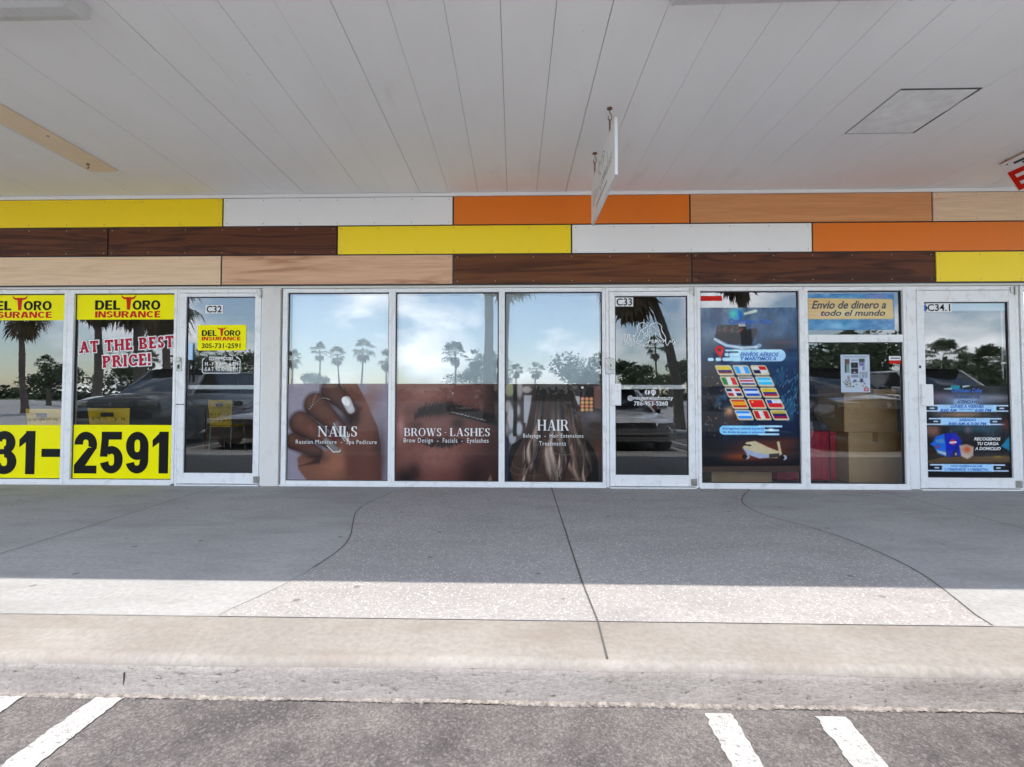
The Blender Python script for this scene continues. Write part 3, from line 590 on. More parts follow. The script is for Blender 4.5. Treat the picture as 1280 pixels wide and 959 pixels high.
# storefront
FY0, FY1, GY = 0.0, .055, .032
def pbox(mb, px0, px1, z0, z1, y0=FY0, y1=FY1, m=0): mb.box(FX(px0), FX(px1), y0, y1, z0, z1, m)
SILL = .015
def window(p0, p1, gmat='shop_glass', lf=None, rf=None):
    """p0,p1: pixel columns of the glass edges"""
    w = MB(); x0, x1 = FX(p0), FX(p1); lw = lf or .034; rw = rf or .034
    w.box(x0-lw, x0, FY0, FY1, SILL, ZH); w.box(x1, x1+rw, FY0, FY1, SILL, ZH)
    w.box(x0, x1, FY0+.002, FY1-.001, ZG1, ZH-.001); w.box(x0, x1, FY0+.002, FY1-.001, SILL, .055)
    f = w.build('window_frame', 'white_alu', B, bevel=.003)
    gk = MB()
    for q in ((x0+.0005, x0+.010, .056, ZG1-.001), (x1-.010, x1-.0005, .056, ZG1-.001), (x0+.011, x1-.011, ZG1-.010, ZG1-.001), (x0+.011, x1-.011, .056, .063)): gk.box(q[0], q[1], GY-.008, GY+.010, q[2], q[3])
    gk.build('gasket', 'gasket', f)
    MB().face([(x0+.004, GY, .058), (x1-.004, GY, .058), (x1-.004, GY, ZG1-.004), (x0+.004, GY, ZG1-.004)]).build('pane', gmat, f)
    return x0, x1
def door(pl, g0, g1, pr, gtop, gbot, handle, jl, jr):
    """leaf edges pl..pr, glass g0..g1, jamb outer edges jl..jr (pixel columns)"""
    j = MB(); X0, X1 = FX(pl), FX(pr); zt = ZH-.045
    j.box(FX(jl), X0-.004, FY0, FY1+.02, 0.006, ZH); j.box(X1+.004, FX(jr), FY0, FY1+.02, 0.006, ZH); j.box(X0-.003, X1+.003, FY0+.002, FY1+.018, zt+.004, ZH-.001)
    j.box(X0-.003, X1+.003, -.03, .09, .001, .012)
    fr = j.build('door_frame', 'white_alu', B, bevel=.003)
    dl = MB(); a0, a1 = FX(g0), FX(g1); zt2 = FZ(gtop, (g0+g1)/2); zb2 = FZ(gbot, (g0+g1)/2)
    dl.box(X0, a0, -.004, .042, .02, zt); dl.box(a1, X1, -.004, .042, .02, zt); dl.box(a0, a1, -.003, .041, zt2, zt-.001); dl.box(a0, a1, -.003, .041, .021, zb2)
    d = dl.build('door', 'white_alu', B, bevel=.003)
    gk = MB()
    for q in ((a0, a0+.008, zb2, zt2), (a1-.008, a1, zb2, zt2), (a0+.009, a1-.009, zt2-.008, zt2), (a0+.009, a1-.009, zb2, zb2+.008)): gk.box(q[0], q[1], .012, .028, q[2], q[3])
    gk.build('gasket', 'gasket', d)
    MB().face([(a0+.003, .02, zb2+.003), (a1-.003, .02, zb2+.003), (a1-.003, .02, zt2-.003), (a0+.003, .02, zt2-.003)]).build('pane', 'tinted_glass', d)
    pb = MB()
    if handle:
        pz = FZ(handle, (g0+g1)/2); pb.box(a0, a1, .045, .07, pz-.022, pz+.022); pb.build('push_bar', 'white_alu', d, bevel=.004)
    hg = MB(); hg.box(X1-.045, X1+.012, -.010, -.0045, zt-.03, zt+.03); hg.tube([(X1-.002, -.014, zt-.05), (X1-.002, -.014, zt+.04)], .008, 10); hg.build('hinge', 'steel', d, bevel=.002); MB().box(X1-.05, X1+.012, -.012, -.0045, .03, .10).build('hinge', 'steel', d, bevel=.002)
    return d, X0, X1, a0, a1, zb2, zt2
window(-54, 77.5, 'tinted_glass'); window(89.5, 215.6, 'tinted_glass', rf=.03)
window(-200, -66, 'tinted_glass'); window(-345, -212, 'tinted_glass')
dA = door(223, 231, 317.4, 325, 371, 591.5, 484, 216.6+3, 327.3)
MB().box(FX(327.6), FX(349.6), -.012, .25, .0, ZH+.003).build('pier', 'pier_paint', B, bevel=.004)
window(358, 485.3, 'shop_glass', lf=.05); window(493.6, 623.4, 'shop_glass'); window(630.8, 753.2, 'shop_glass')
dB = door(762, 769, 860.3, 868.3, 370, 594, 483.8, 757.6, 872)
window(876.5, 1001, 'tinted_glass'); window(1011.5, 1131, 'tinted_glass')
dC = door(1148, 1157, 1263.5, 1271.5, 377.5, 597.5, None, 1135.5, 1276)
window(1283, 1420, 'tinted_glass'); window(1430, 1560, 'tinted_glass')
MB().box(FX(1564), XR, -.012, .25, .0, ZH+.003).build('pier', 'pier_paint', B); MB().box(XL, FX(-349), -.012, .25, .0, ZH+.003).build('pier', 'pier_paint', B)
# frame infill behind mullions (structural posts between paired frames)
for a, b in ((80.5, 86.5), (486.8, 492), (625, 629.3), (1003.5, 1009)): MB().box(FX(a), FX(b), .004, .10, .02, ZH-.004).build('mullion_post', 'white_alu', B)
for a, b in ((-345, 216), (350.5, 757), (873.5, 1135), (1277, 1562)): MB().box(FX(a), FX(b), -.012, .07, .0005, .0145).build('sill', 'white_alu', B, bevel=.003)
# fixed cross bar of the right-hand parcel shop window
x0, x1 = FX(1012), FX(1130.5); tb = MB().box(x0, x1, .004, .05, FZ(427.8, 1070), FZ(418.3, 1070)).build('transom_bar', 'white_alu', B, bevel=.003)
# lock hardware
def hw(name, px0, px1, py0, py1, y0, y1, mat, parent, bev=.003):
    return MB().box(FX(px0), FX(px1), y0, y1, FZ(py0, px0), FZ(py1, px0)).build(name, mat, parent, bevel=bev)
hw('lock_plate', 220.5, 227, 447, 464, -.014, -.0045, 'steel', dA[0]); hw('keyhole', 222.6, 225, 456, 461, -.020, -.0145, 'black', dA[0]); hw('latch', 221.8, 226.2, 447, 452, -.03, -.0145, 'steel', dA[0])
hw('handle', 234.6, 239.6, 429, 450, .0, .018, 'ink_paleblue', dA[0]); hw('handle_bar', 236.6, 238.2, 450, 478, -.03, -.006, 'black', dA[0])
hw('stile_joint', 220.5, 231, 505, 506, -.0055, -.0045, 'gasket', dA[0], 0)
hw('lock_plate', 757, 767.6, 447.5, 467.5, -.016, -.0045, 'steel', dB[0]); hw('lock_cylinder', 761, 765, 453, 462, -.026, -.0165, 'steel', dB[0]); hw('keyhole', 762.4, 763.7, 455, 459, -.0275, -.0262, 'black', dB[0], 0)
hw('latch_guard', 763.5, 775.8, 479.5, 507, -.026, -.0045, 'white_alu', dB[0], .006)
hw('latch_guard', 1149.8, 1164, 480.5, 507.5, -.026, -.0045, 'white_alu', dC[0], .006); hw('keyhole', 1148.8, 1151.4, 457, 460.5, -.0056, -.0045, 'black', dC[0], 0)
# rooms behind the glass
rm = MB()
for xa, xb in ((XL, FX(338)), (FX(338), FX(872)), (FX(872), XR)):
    rm.face([(xa, 5.2, 0), (xb, 5.2, 0), (xb, 5.2, ZC), (xa, 5.2, ZC)])
for xx in (XL, FX(340), FX(873.5), XR): MB().box(xx-.012, xx+.012, .11, 5.19, 0.002, ZC-.002).build('partition', 'room_wall', B)
rm.build('interior_wall', 'room_wall', B)
MB().face([(XL, .30, -.002), (XR, .30, -.002), (XR, 5.2, -.002), (XL, 5.2, -.002)]).build('interior_floor', 'room_floor', B)
MB().face([(XL, .06, 2.62), (XR, .06, 2.62), (XR, 5.2, 2.62), (XL, 5.2, 2.62)]).build('interior_ceiling', 'room_wall', B)
MB().box(XL, XR, .12, .16, 2.3, 2.62).build('interior_header', 'room_wall', B)
MB().box(XL, XR, 5.3, 5.5, -.2, ZC+.3).build('rear_wall', 'pier_paint', B)

# ================================================================== SIGNS AND PRINTS ON THE GLASS
def bx2(px0, px1, py0, py1):      # pixel box on the facade -> x0,x1,z0,z1
    m = (px0+px1)/2; n = (py0+py1)/2
    return FX(px0, n), FX(px1, n), FZ(py1, m), FZ(py0, m)
def T2(s, b, y, mat, parent, **k):
    x0, x1, z0, z1 = bx2(*b); return text_mesh(s, x0, x1, z0, z1, y, mat, parent, **k)
def card(b, y, mat, parent, name='sheet', th=.0012, r=0.0):
    x0, x1, z0, z1 = bx2(*b); mb = MB()
    if r: mb.prism(rrect(x0, x1, z0, z1, r), y, y+th)
    else: mb.box(x0, x1, y, y+th, z0, z1)
    return mb.build(name, mat, parent)
def rrect(x0, x1, z0, z1, r, n=6, sh=0.0):
    out = []
    for cx, cz, a in ((x1-r, z1-r, 0), (x0+r, z1-r, 90), (x0+r, z0+r, 180), (x1-r, z0+r, 270)):
        for k in range(n+1):
            t = R(a+90*k/n); x, z = cx+r*math.cos(t), cz+r*math.sin(t); out.append((x+(z-(z0+z1)/2)*sh, z))
    return out
def group_thing(name, label, cat, b, y, group=None):
    x0, x1, z0, z1 = bx2(*b); return thing(name, label, cat, (0, 0, 0), 0, group)
def bull_T(cx, top, bot, w, y, mat, parent):
    """horned T-shaped emblem: curved horns on a tapering head"""
    h = top-bot; pts = []
    def q(u, v): return (cx+u*w, bot+v*h)
    out = [(-.50, 1.0), (-.47, .86), (-.40, .76), (-.28, .71), (-.17, .70), (-.15, .60), (-.12, .30), (-.10, .0), (.10, .0), (.12, .30), (.15, .60), (.17, .70), (.28, .71), (.40, .76), (.47, .86), (.50, 1.0),
           (.42, .92), (.32, .86), (.20, .84), (.10, .86), (0, .85), (-.10, .86), (-.20, .84), (-.32, .86), (-.42, .92)]
    MB().prism([q(*p) for p in out], y, y+.0008).build('horned_emblem', mat, parent)
def del_toro(parent, b, y, split):
    """DEL T ORO / INSURANCE lockup inside pixel box b"""
    a, c, t, u = b; w = c-a; h = u-t
    block('DEL', (a, a+w*.385, t+h*.24, t+h*.66), y, 'ink_black', parent)
    block('ORO', (a+w*.575, c, t+h*.24, t+h*.66), y, 'ink_black', parent)
    x0, x1, z0, z1 = bx2(a+w*.40, a+w*.63, t, t+h*.66); bull_T((x0+x1)/2, z1, z0, x1-x0, y-.0008, 'ink_red', parent)
    block('INSURANCE', (a, c, t+h*.72, u), y, 'ink_red', parent)
GYO = .032-.003
# --- insurance office
t = thing('window_banner', 'yellow insurance lettering header on the window beside the white C32 door', 'window banner')
card((89.8, 215.4, 365.4, 399), GYO, 'yellow_vinyl', t); del_toro(t, (116, 198, 368, 396.5), GYO-.001, 0)
t = thing('window_banner', 'yellow vinyl header with insurance lettering cut by the left edge of the photo', 'window banner')
card((-54, 77.2, 365.4, 400), GYO, 'yellow_vinyl', t); del_toro(t, (-21, 61.5, 369, 397), GYO-.001, 0)
t = thing('phone_banner', 'yellow strip with huge black digits 2591 at the bottom of the window by door C32', 'window banner')
card((87.8, 214.6, 531.5, 601.8), GYO, 'yellow_vinyl', t)
for s, a, b in (('2', 89.8, 118.2), ('5', 122, 151), ('9', 154.6, 183), ('1', 188, 208)): block(s, (a, b, 540, 592.5), GYO-.001, 'ink_black', t)
t = thing('phone_banner', 'yellow strip with black digits 31 and a dash at the bottom of the leftmost window', 'window banner')
card((-54, 76.8, 531.5, 601.3), GYO, 'yellow_vinyl', t)
for s, a, b in (('7', -50, -22), ('3', -14, 17.5), ('1', 20.5, 40.5)): block(s, (a, b, 539, 593.5), GYO-.001, 'ink_black', t)
card((48.5, 76, 561.5, 571.8), GYO-.001, 'ink_black', t, 'dash')
t = thing('slogan_decal', 'crimson slogan AT THE BEST PRICE slanting up the window by door C32', 'window lettering')
for s, b, rt in (('AT THE BEST', (96.5, 215, 423, 437.5), R(3.6)), ('PRICE!', (125.5, 186, 443, 458), R(3.2))):
    x0, x1, z0, z1 = bx2(*b)
    serif(s, x0, x1, z0, z1, GYO-.002, 'ink_crimson', t, S=.24, T=.17, F=.035, rot=rt, gap=.12)
    serif(s, x0, x1, z0, z1, GYO, 'ink_white', t, S=.24, T=.17, F=.035, rot=rt, gap=.12, grow=.085, name='lettering_outline')
DY = .02-.003
t = thing('unit_number', 'white sticker with black number C32 at the top of the insurance office door', 'number sticker')
card((255.5, 277.5, 381, 391.5), DY, 'ink_white', t); T2('C32', (257, 276, 382, 390.5), DY-.001, 'ink_black', t, bold=.02)
t = thing('door_sign', 'small yellow insurance sign with phone number on the glass of door C32', 'door sign')
card((245.8, 306.5, 406, 438), DY, 'yellow_vinyl', t, r=.02); del_toro(t, (251, 299.5, 408.5, 425.5), DY-.001, 0)
T2('305-731-2591', (251, 299.5, 429, 435.3), DY-.001, 'ink_black', t, bold=.02)
t = thing('opening_hours', 'white outlined opening hours decal below the yellow sign on door C32', 'hours decal')
x0, x1, z0, z1 = bx2(252, 298.5, 448.5, 466); ri = rrect(x0, x1, z0, z1, .02); ro = rrect(x0-.007, x1+.007, z0-.007, z1+.007, .025); mb = MB()
for i in range(len(ri)):
    j = (i+1) % len(ri)
    if ri[i][1] > z1-.001 and x0+.06 < (ri[i][0]+ri[j][0])/2 < x1-.06: continue
    mb.face([(ri[i][0], DY, ri[i][1]), (ri[j][0], DY, ri[j][1]), (ro[j][0], DY, ro[j][1]), (ro[i][0], DY, ro[i][1])])
mb.build('outline', 'ink_white', t)
T2('STORE HOURS', (260, 290, 446, 450.2), DY, 'ink_white', t, bold=.02); T2('M - F  9 AM - 6 PM', (255, 296, 452.5, 457.5), DY, 'ink_white', t, bold=.02); T2('S A T  10 AM - 2 PM', (255, 296, 459, 464), DY, 'ink_white', t, bold=.02)

# --- beauty salon posters (printed pictures) behind the glass
PY = .026
def skin_noise(p, amt=.05, seed=0):
    p.c = np.clip(p.c*(1+(p.fbm(24, seed)[..., None]-.5)*amt*2), 0, 1)
def Zf(ox, oy, s): return lambda x, y: ((x-ox)/s, (y-oy)/s)
# nails
pb = bx2(357.5, 485.5, 479.6, 603.6); w, h = pb[1]-pb[0], pb[3]-pb[2]
p = Pic(w, h, 240, (.56, .53, .58)); q = Zf(105, 63, 820)
p.put((p.Y*.4), (.50, .47, .53)); p.soft(.1, .3, .3, .5, (.62, .58, .62), .5)
Wd, Wm, Wl = (.13, .07, .06), (.36, .22, .17), (.52, .33, .25)
P_ = lambda *a: [q(x, y) for x, y in a]
p.poly(P_((530, 40), (655, 40), (700, 130), (745, 210), (785, 310), (835, 410), (858, 540), (866, 860), (560, 860), (420, 700), (480, 500), (620, 420), (610, 240)), (.40, .235, .19), .012)
p.soft(*q(700, 330), .09, .35, (.50, .31, .25), .7, .45); p.soft(*q(850, 640), .07, .3, Wd, .6); p.soft(*q(620, 330), .10, .12, (.10, .055, .05), .9)
p.poly(P_((300, 560), (420, 600), (560, 560), (620, 860), (290, 860), (200, 745), (190, 660)), (.46, .30, .235), .02)
p.soft(*q(480, 700), .14, .12, (.62, .39, .29), .8); p.soft(*q(640, 700), .06, .2, (.30, .17, .14), .7, .3)
p.poly(P_((560, 560), (640, 520), (870, 640), (868, 860), (600, 860)), (.37, .22, .18), .05, .6)
p.cap(q(460, 120), q(620, 275), 0.111, 0.062, (.09, .05, .045), None, .05, .75); p.cap(q(460, 120), q(620, 275), .105, .055, Wm, Wd, .008)
p.cap(q(335, 235), q(545, 440), 0.122, 0.069, (.09, .05, .045), None, .05, .75); p.cap(q(335, 235), q(545, 440), .115, .062, (.42, .26, .20), Wd, .008)
p.cap(q(215, 380), q(440, 525), 0.119, 0.069, (.09, .05, .045), None, .05, .75); p.cap(q(215, 380), q(440, 525), .112, .062, (.43, .265, .20), Wd, .008)
p.cap(q(160, 525), q(345, 610), 0.083, 0.056, (.09, .05, .045), None, .05, .75); p.cap(q(160, 525), q(345, 610), .078, .05, (.38, .23, .18), Wd, .008)
p.soft(*q(330, 640), .12, .05, (.16, .085, .07), .75, .2); p.poly(P_((200, 725), (300, 685), (380, 640), (372, 700), (280, 710)), (.14, .07, .06), .02, .7)
p.cap(q(580, 200), q(615, 270), .046, .040, (.80, .79, .78), (.58, .55, .56), .006); p.ell(*q(575, 205), .05, .032, (.92, .91, .90), .9)
p.cap(q(505, 395), q(585, 505), .040, .020, (.46, .42, .44), (.24, .2, .22), .006); p.stroke([q(545, 470), q(600, 520), q(590, 450)], .006, (.80, .78, .74)); p.stroke([q(480, 380), q(520, 450), q(570, 520)], .005, (.75, .72, .7))
p.cap(q(420, 520), q(505, 595), .030, .032, (.52, .50, .50), (.3, .27, .26), .006); p.stroke([q(430, 560), q(480, 608), q(530, 605), q(535, 590)], .005, (.85, .83, .78))
p.stroke([q(470, 450), q(500, 520)], .012, (.45, .06, .16), .7); p.stroke([q(520, 385), q(560, 400)], .010, (.5, .16, .22), .5)
for i in range(12):
    a = i/11; x = 275+a*160; y = 268-math.sin(a*2.0)*92+a*10; p.ell(*q(x, y), .010, .009, (.06, .05, .05)); p.ell(*q(x+6, y-4), .006, .005, (.72, .68, .62))
skin_noise(p, .05, 4)
t = thing('nails_poster', 'salon poster of a hand with long pale nails reading NAILS under the first white blind', 'poster')
p.sheet(*pb[:4], PY, t)
x0, x1, z0, z1 = bx2(396, 446, 533, 546); serif('NAILS', x0, x1, z0, z1, PY-.003, 'ink_white', t)
T2('Russian Manicure  -  Spa Pedicure', (368.5, 470, 550.2, 556.8), PY-.003, 'ink_white', t, space=1.15)
# brows
pb = bx2(492.8, 623.6, 479.8, 604.4); w, h = pb[1]-pb[0], pb[3]-pb[2]
p = Pic(w, h, 250, (.42, .25, .215)); q = Zf(80, 63, 835)
p.put(np.clip((p.X-.55)*1.6, 0, 1)*.75, (.22, .10, .09)); p.put(np.clip((p.X+p.Y-1.35)*1.5, 0, .8), (.20, .08, .08))
p.soft(*q(300, 150), .20, .10, (.60, .42, .38), .75); p.soft(*q(130, 420), .04, .13, (.72, .50, .48), .8); p.soft(*q(420, 620), .30, .16, (.52, .33, .29), .8); p.soft(*q(430, 700), .2, .08, (.60, .42, .38), .35)
p.soft(*q(400, 385), .17, .07, (.46, .31, .28), .9); p.soft(*q(250, 400), .07, .05, (.20, .11, .10), .6); p.soft(*q(590, 380), .06, .06, (.13, .07, .07), .85)
p.soft(*q(520, 800), .2, .1, (.38, .20, .18), .6); p.soft(*q(720, 800), .13, .2, (.13, .045, .05), .85); p.soft(*q(170, 830), .12, .10, (.06, .03, .03), .95); p.soft(*q(240, 760), .06, .08, (.16, .07, .07), .7)
p.soft(*q(880, 180), .09, .3, (.09, .05, .04), .8); p.soft(*q(860, 600), .07, .18, (.16, .08, .07), .6)
r_ = random.Random(3)
p.soft(*q(430, 285), .19, .045, (.06, .035, .035), .7, -.04); p.soft(*q(740, 325), .2, .035, (.05, .03, .03), .8, .15)
bx_ = [235, 300, 400, 520, 650, 780, 900]; by_ = [338, 300, 270, 262, 288, 318, 342]; bt_ = [26, 44, 46, 44, 40, 34, 28]
for i in range(900):
    a = r_.random(); x = 235+a*665; th = np.interp(x, bx_, bt_); y = np.interp(x, bx_, by_)+r_.gauss(0, .5)*th; L = r_.uniform(24, 58); an = np.interp(a, [0, .25, .5, 1], [-1.35, -.85, -.35, .2])+r_.uniform(-.22, .22); k = r_.uniform(-.3, .3)
    p.stroke([q(x, y), q(x+L*.5*math.cos(an), y+L*.5*math.sin(an)), q(x+L*math.cos(an+k), y+L*math.sin(an+k))], .0022, (.05, .032, .03), r_.uniform(.3, .7))
for i in range(230):
    a = r_.random(); x = 300+a*310; y = 500+math.sin(a*3.1)*40+r_.uniform(-6, 6); an = 1.57+(.5-a)*2.0+r_.uniform(-.35, .35); L = r_.uniform(12, 48)
    p.stroke([q(x, y), q(x+L*math.cos(an), y+L*math.sin(an))], .0022, (.06, .04, .04), .6)
p.soft(*q(455, 515), .17, .03, (.10, .06, .06), .7)
p.stroke([q(530, 292), q(900, 385)], .018, (.04, .03, .03), .9)
for i in range(34):
    a = i/33; p.ell(*q(535+a*270, 290+a*64+r_.uniform(-4, 4)), .006, .005, (.75, .72, .70), a=r_.uniform(.3, .9))
p.poly(P_((815, 850), (850, 780), (868, 860)), (.50, .42, .34), .01, .8); p.ell(*q(905, 845), .01, .012, (.6, .56, .52)); p.soft(*q(900, 800), .03, .05, (.22, .09, .07), .8)
skin_noise(p, .09, 8)
t = thing('brows_poster', 'salon poster of a closed eye and dark eyebrow reading BROWS - LASHES', 'poster')
p.sheet(*pb[:4], PY, t)
x0, x1, z0, z1 = bx2(504.5, 551.5, 535.5, 545.5); serif('BROWS', x0, x1, z0, z1, PY-.003, 'ink_white', t)
x0, x1, z0, z1 = bx2(555, 558, 535.5, 545.5); serif('-', x0, x1, z0, z1, PY-.003, 'ink_white', t)
x0, x1, z0, z1 = bx2(562, 612.5, 535.5, 545.5); serif('LASHES', x0, x1, z0, z1, PY-.003, 'ink_white', t)
T2('Brow Design  -  Facials  -  Eyelashes', (504, 610.5, 548, 555.5), PY-.003, 'ink_white', t, space=1.15)
# hair
pb = bx2(630.4, 754, 480, 605.4); w, h = pb[1]-pb[0], pb[3]-pb[2]
p = Pic(w, h, 250, (.20, .17, .17)); q = Zf(65, 63, 805)
p.put(np.clip(.28-p.X, 0, 1)*2.2, (.36, .34, .33)); r_ = random.Random(9)
for x, y, rx, ry, c in ((105, 110, .05, .07, (.55, .56, .42)), (95, 250, .035, .06, (.62, .60, .58)), (120, 350, .04, .12, (.70, .69, .68)), (180, 280, .02, .055, (.60, .60, .6)), (185, 430, .035, .07, (.68, .68, .69)), (130, 510, .04, .06, (.62, .62, .64)), (190, 110, .03, .09, (.60, .57, .55)), (250, 110, .05, .035, (.66, .62, .60)), (90, 430, .02, .06, (.5, .5, .52)), (255, 400, .02, .05, (.58, .58, .6))): p.ell(*q(x, y), rx, ry, c, edge=.02)
p.poly(P_((225, 155), (290, 155), (265, 390), (225, 380)), (.66, .66, .67), .01); p.poly(P_((640, 160), (685, 165), (682, 235), (645, 235)), (.72, .72, .72), .01)
p.stroke([q(152, 63), q(155, 300), q(150, 480)], .02, (.06, .06, .07), .9); p.stroke([q(80, 520), q(85, 860)], .03, (.12, .14, .25), .9)
p.poly(P_((680, 80), (800, 90), (800, 290), (690, 290)), (.10, .06, .05), .01)
for i in range(3):
    for j in range(4): p.ell(*q(705+i*36, 185+j*30), .020, .018, (.86, .56+.1*(j % 2), .38), edge=.015)
p.poly(P_((800, 80), (860, 80), (860, 270), (800, 260)), (.42, .30, .26), .02); p.soft(*q(790, 320), .10, .05, (.42, .40, .44), .8); p.soft(*q(800, 470), .10, .14, (.22, .17, .15), .8); p.soft(*q(840, 600), .06, .14, (.34, .19, .13), .8)
p.ell(*q(705, 92), .014, .012, (.9, .9, .86))
p.poly(P_((95, 860), (100, 640), (130, 560), (220, 505), (330, 480), (650, 480), (740, 520), (800, 600), (830, 700), (835, 860)), (.035, .03, .035), .01)
p.poly(P_((335, 55), (605, 55), (640, 150), (675, 250), (705, 380), (730, 520), (745, 680), (740, 860), (140, 860), (110, 760), (150, 640), (215, 520), (250, 400), (280, 240), (305, 120)), (.23, .155, .13), .012)
p.soft(*q(470, 110), .16, .09, (.10, .07, .065), .9)
cols = [(.15, .10, .085), (.34, .24, .20), (.46, .34, .29), (.56, .44, .38), (.25, .17, .14), (.12, .085, .075), (.66, .54, .48)]
tips = [(.74, .63, .56), (.60, .48, .41), (.50, .37, .31), (.34, .23, .19), (.80, .70, .64), (.24, .16, .13)]
locks = []
for i in range(30):
    lc = r_.uniform(-1, 1); locks.append((abs(lc)*.5+r_.random(), lc, r_.uniform(16, 42), r_.uniform(0, 6.28), r_.uniform(8, 12), r_.choice(tips), r_.uniform(.82, 1.05), r_.gauss(0, 50)))
locks.sort(key=lambda k: -k[0])
for (_, lc, amp, ph, fr, tip, ln0, dr) in locks:
    for j in range(46):
        du = r_.gauss(0, 1); s1 = max(0, r_.uniform(-.4, .5)); ln = min(1.04, ln0+r_.uniform(-.08, .06)); prev = None; rad = r_.uniform(.0014, .0032); al = r_.uniform(.3, .65); br = 1-.45*min(1, abs(du)*.55)+r_.uniform(-.15, .1); root = (.12, .08, .07)
        for k in range(18):
            v = s1+(ln-s1)*k/17; w2 = max(0, min(1, (v-.34)/.3)); sp = 126+v*170; xx = 470+lc*sp+du*(9+7*math.cos(v*fr+ph)*w2)+w2*amp*math.sin(v*fr+ph)+w2*dr*(v-.4); pt_ = q(xx, 62+v*800)
            g_ = max(0, min(1, (v-.10)/.42)); sh_ = .78+.3*math.cos(v*fr+ph+1.2)*w2
            if prev: p.stroke([prev, pt_], rad, tuple(min(1, (a*(1-g_)+b*g_)*br*sh_) for a, b in zip(root, tip)), al)
            prev = pt_
p.soft(*q(470, 120), .12, .07, (.09, .06, .055), .75)
for (x, y, rr2, a0, a1) in ((190, 760, 70, 0, 200), (230, 700, 90, 20, 200), (400, 520, 80, 10, 170), (650, 780, 90, -20, 120), (300, 780, 60, 30, 200), (560, 560, 120, 60, 150)):
    for k in range(6): p.stroke([q(x+(rr2+k*5)*math.cos(R(a)), y+(rr2*.6+k*4)*math.sin(R(a))) for a in range(a0, a1, 12)], .002, r_.choice(cols[2:6]), .35)
t = thing('hair_poster', 'salon poster of long wavy brown hair seen from behind reading HAIR', 'poster')
p.sheet(*pb[:4], PY, t)
x0, x1, z0, z1 = bx2(672, 711.5, 525, 538.5); serif('HAIR', x0, x1, z0, z1, PY-.003, 'ink_white', t)
T2('Balayage  -  Hair Extensions', (654, 729.5, 542.5, 549), PY-.003, 'ink_white', t, space=1.15); T2('Treatments', (674, 707.5, 552, 557.5), PY-.003, 'ink_white', t, space=1.2)
# blinds behind the salon windows
def blind(a, b, bot, lab, top=368, slits=True):
    t = thing('roller_blind', lab, 'blind', group='white blinds drawn down behind the salon windows')
    x0, x1, z0, z1 = bx2(a, b, top, bot); m = MB(); n = 24
    m.loft([[(x0+(x1-x0)*i/n, .075+.0025*math.sin(i*1.3+a), z0), (x0+(x1-x0)*i/n, .075+.0015*math.sin(i*.9+a), (z0+z1)/2), (x0+(x1-x0)*i/n, .075, z1)] for i in range(n+1)], closed=False, cap=False); m.build('fabric', 'blind_white', t, smooth=True)
    MB().box(x0, x1, .070, .082, z0-.018, z0-.001).build('bottom_rail', 'white_alu', t, bevel=.003)
    MB().tube([(x0, .10, z1+.02), (x1, .10, z1+.02)], .02, 14).build('roller', 'white_alu', t, smooth=True)
blind(361, 484, 479, 'white blind drawn halfway down above the NAILS poster'); blind(496, 621.5, 479, 'white blind drawn halfway down above the BROWS poster'); blind(632, 751, 479, 'white blind drawn halfway down above the HAIR poster')
# salon door graphics
t = thing('unit_number', 'white sticker with black number C33 in the top corner of the salon door', 'number sticker')
card((769.6, 792, 371.6, 382.8), DY, 'ink_white', t); T2('C33', (771.2, 790.5, 372.6, 381.8), DY-.001, 'ink_black', t, bold=.015)
t = thing('salon_logo', 'white line drawing of two heads of hair with handwritten salon name on the C33 door', 'logo decal')
def pen(pts, w, name='line_drawing', src=(775, 395, 17.07)):
    P = curve([(FX(src[0]+x/src[2], 420), FZ(src[1]+y/src[2], 812)) for x, y in pts], 5); m = MB()
    for (x0, z0), (x1, z1) in zip(P, P[1:]):
        d = Vector((x1-x0, z1-z0)); L = d.length
        if L < 1e-6: continue
        n = Vector((-d.y, d.x))/L*w/2; e = d/L*w*.3
        m.face([(x0-n.x-e.x, DY, z0-n.y-e.y), (x1-n.x+e.x, DY, z1-n.y+e.y), (x1+n.x+e.x, DY, z1+n.y+e.y), (x0+n.x-e.x, DY, z0+n.y-e.y)])
    return m
def drawing(lines, w, parent, name):
    m = MB()
    for i, l in enumerate(lines):
        q_ = pen(l, w); b = len(m.v); m.v += [(x, y-.0001*(i % 7)-.00002*k, z) for k, (x, y, z) in enumerate(q_.v)]; m.f += [tuple(b+a for a in f) for f in q_.f]; m.m += q_.m
    m.build(name, 'ink_white', parent)
drawing([[(585, 190), (540, 150), (480, 140), (420, 165), (385, 215), (380, 290), (365, 350), (330, 400), (300, 460), (300, 520), (330, 555)],
         [(585, 200), (560, 245), (490, 280), (440, 330), (420, 400), (380, 450), (370, 510), (420, 550)],
         [(485, 300), (505, 360), (510, 430), (490, 500), (450, 545)], [(600, 200), (610, 260), (590, 330), (600, 360)],
         [(640, 260), (650, 200), (700, 165), (780, 145), (850, 165), (895, 215), (900, 290), (920, 350), (960, 410), (985, 470), (975, 520), (930, 545)],
         [(700, 200), (740, 250), (810, 290), (850, 340), (860, 410), (890, 470), (935, 500)], [(640, 270), (690, 330), (690, 355)],
         [(770, 330), (765, 400), (790, 460), (830, 500)], [(560, 350), (540, 400), (570, 420), (595, 380)], [(520, 470), (560, 440), (600, 430)]], .0065, t, 'line_drawing')
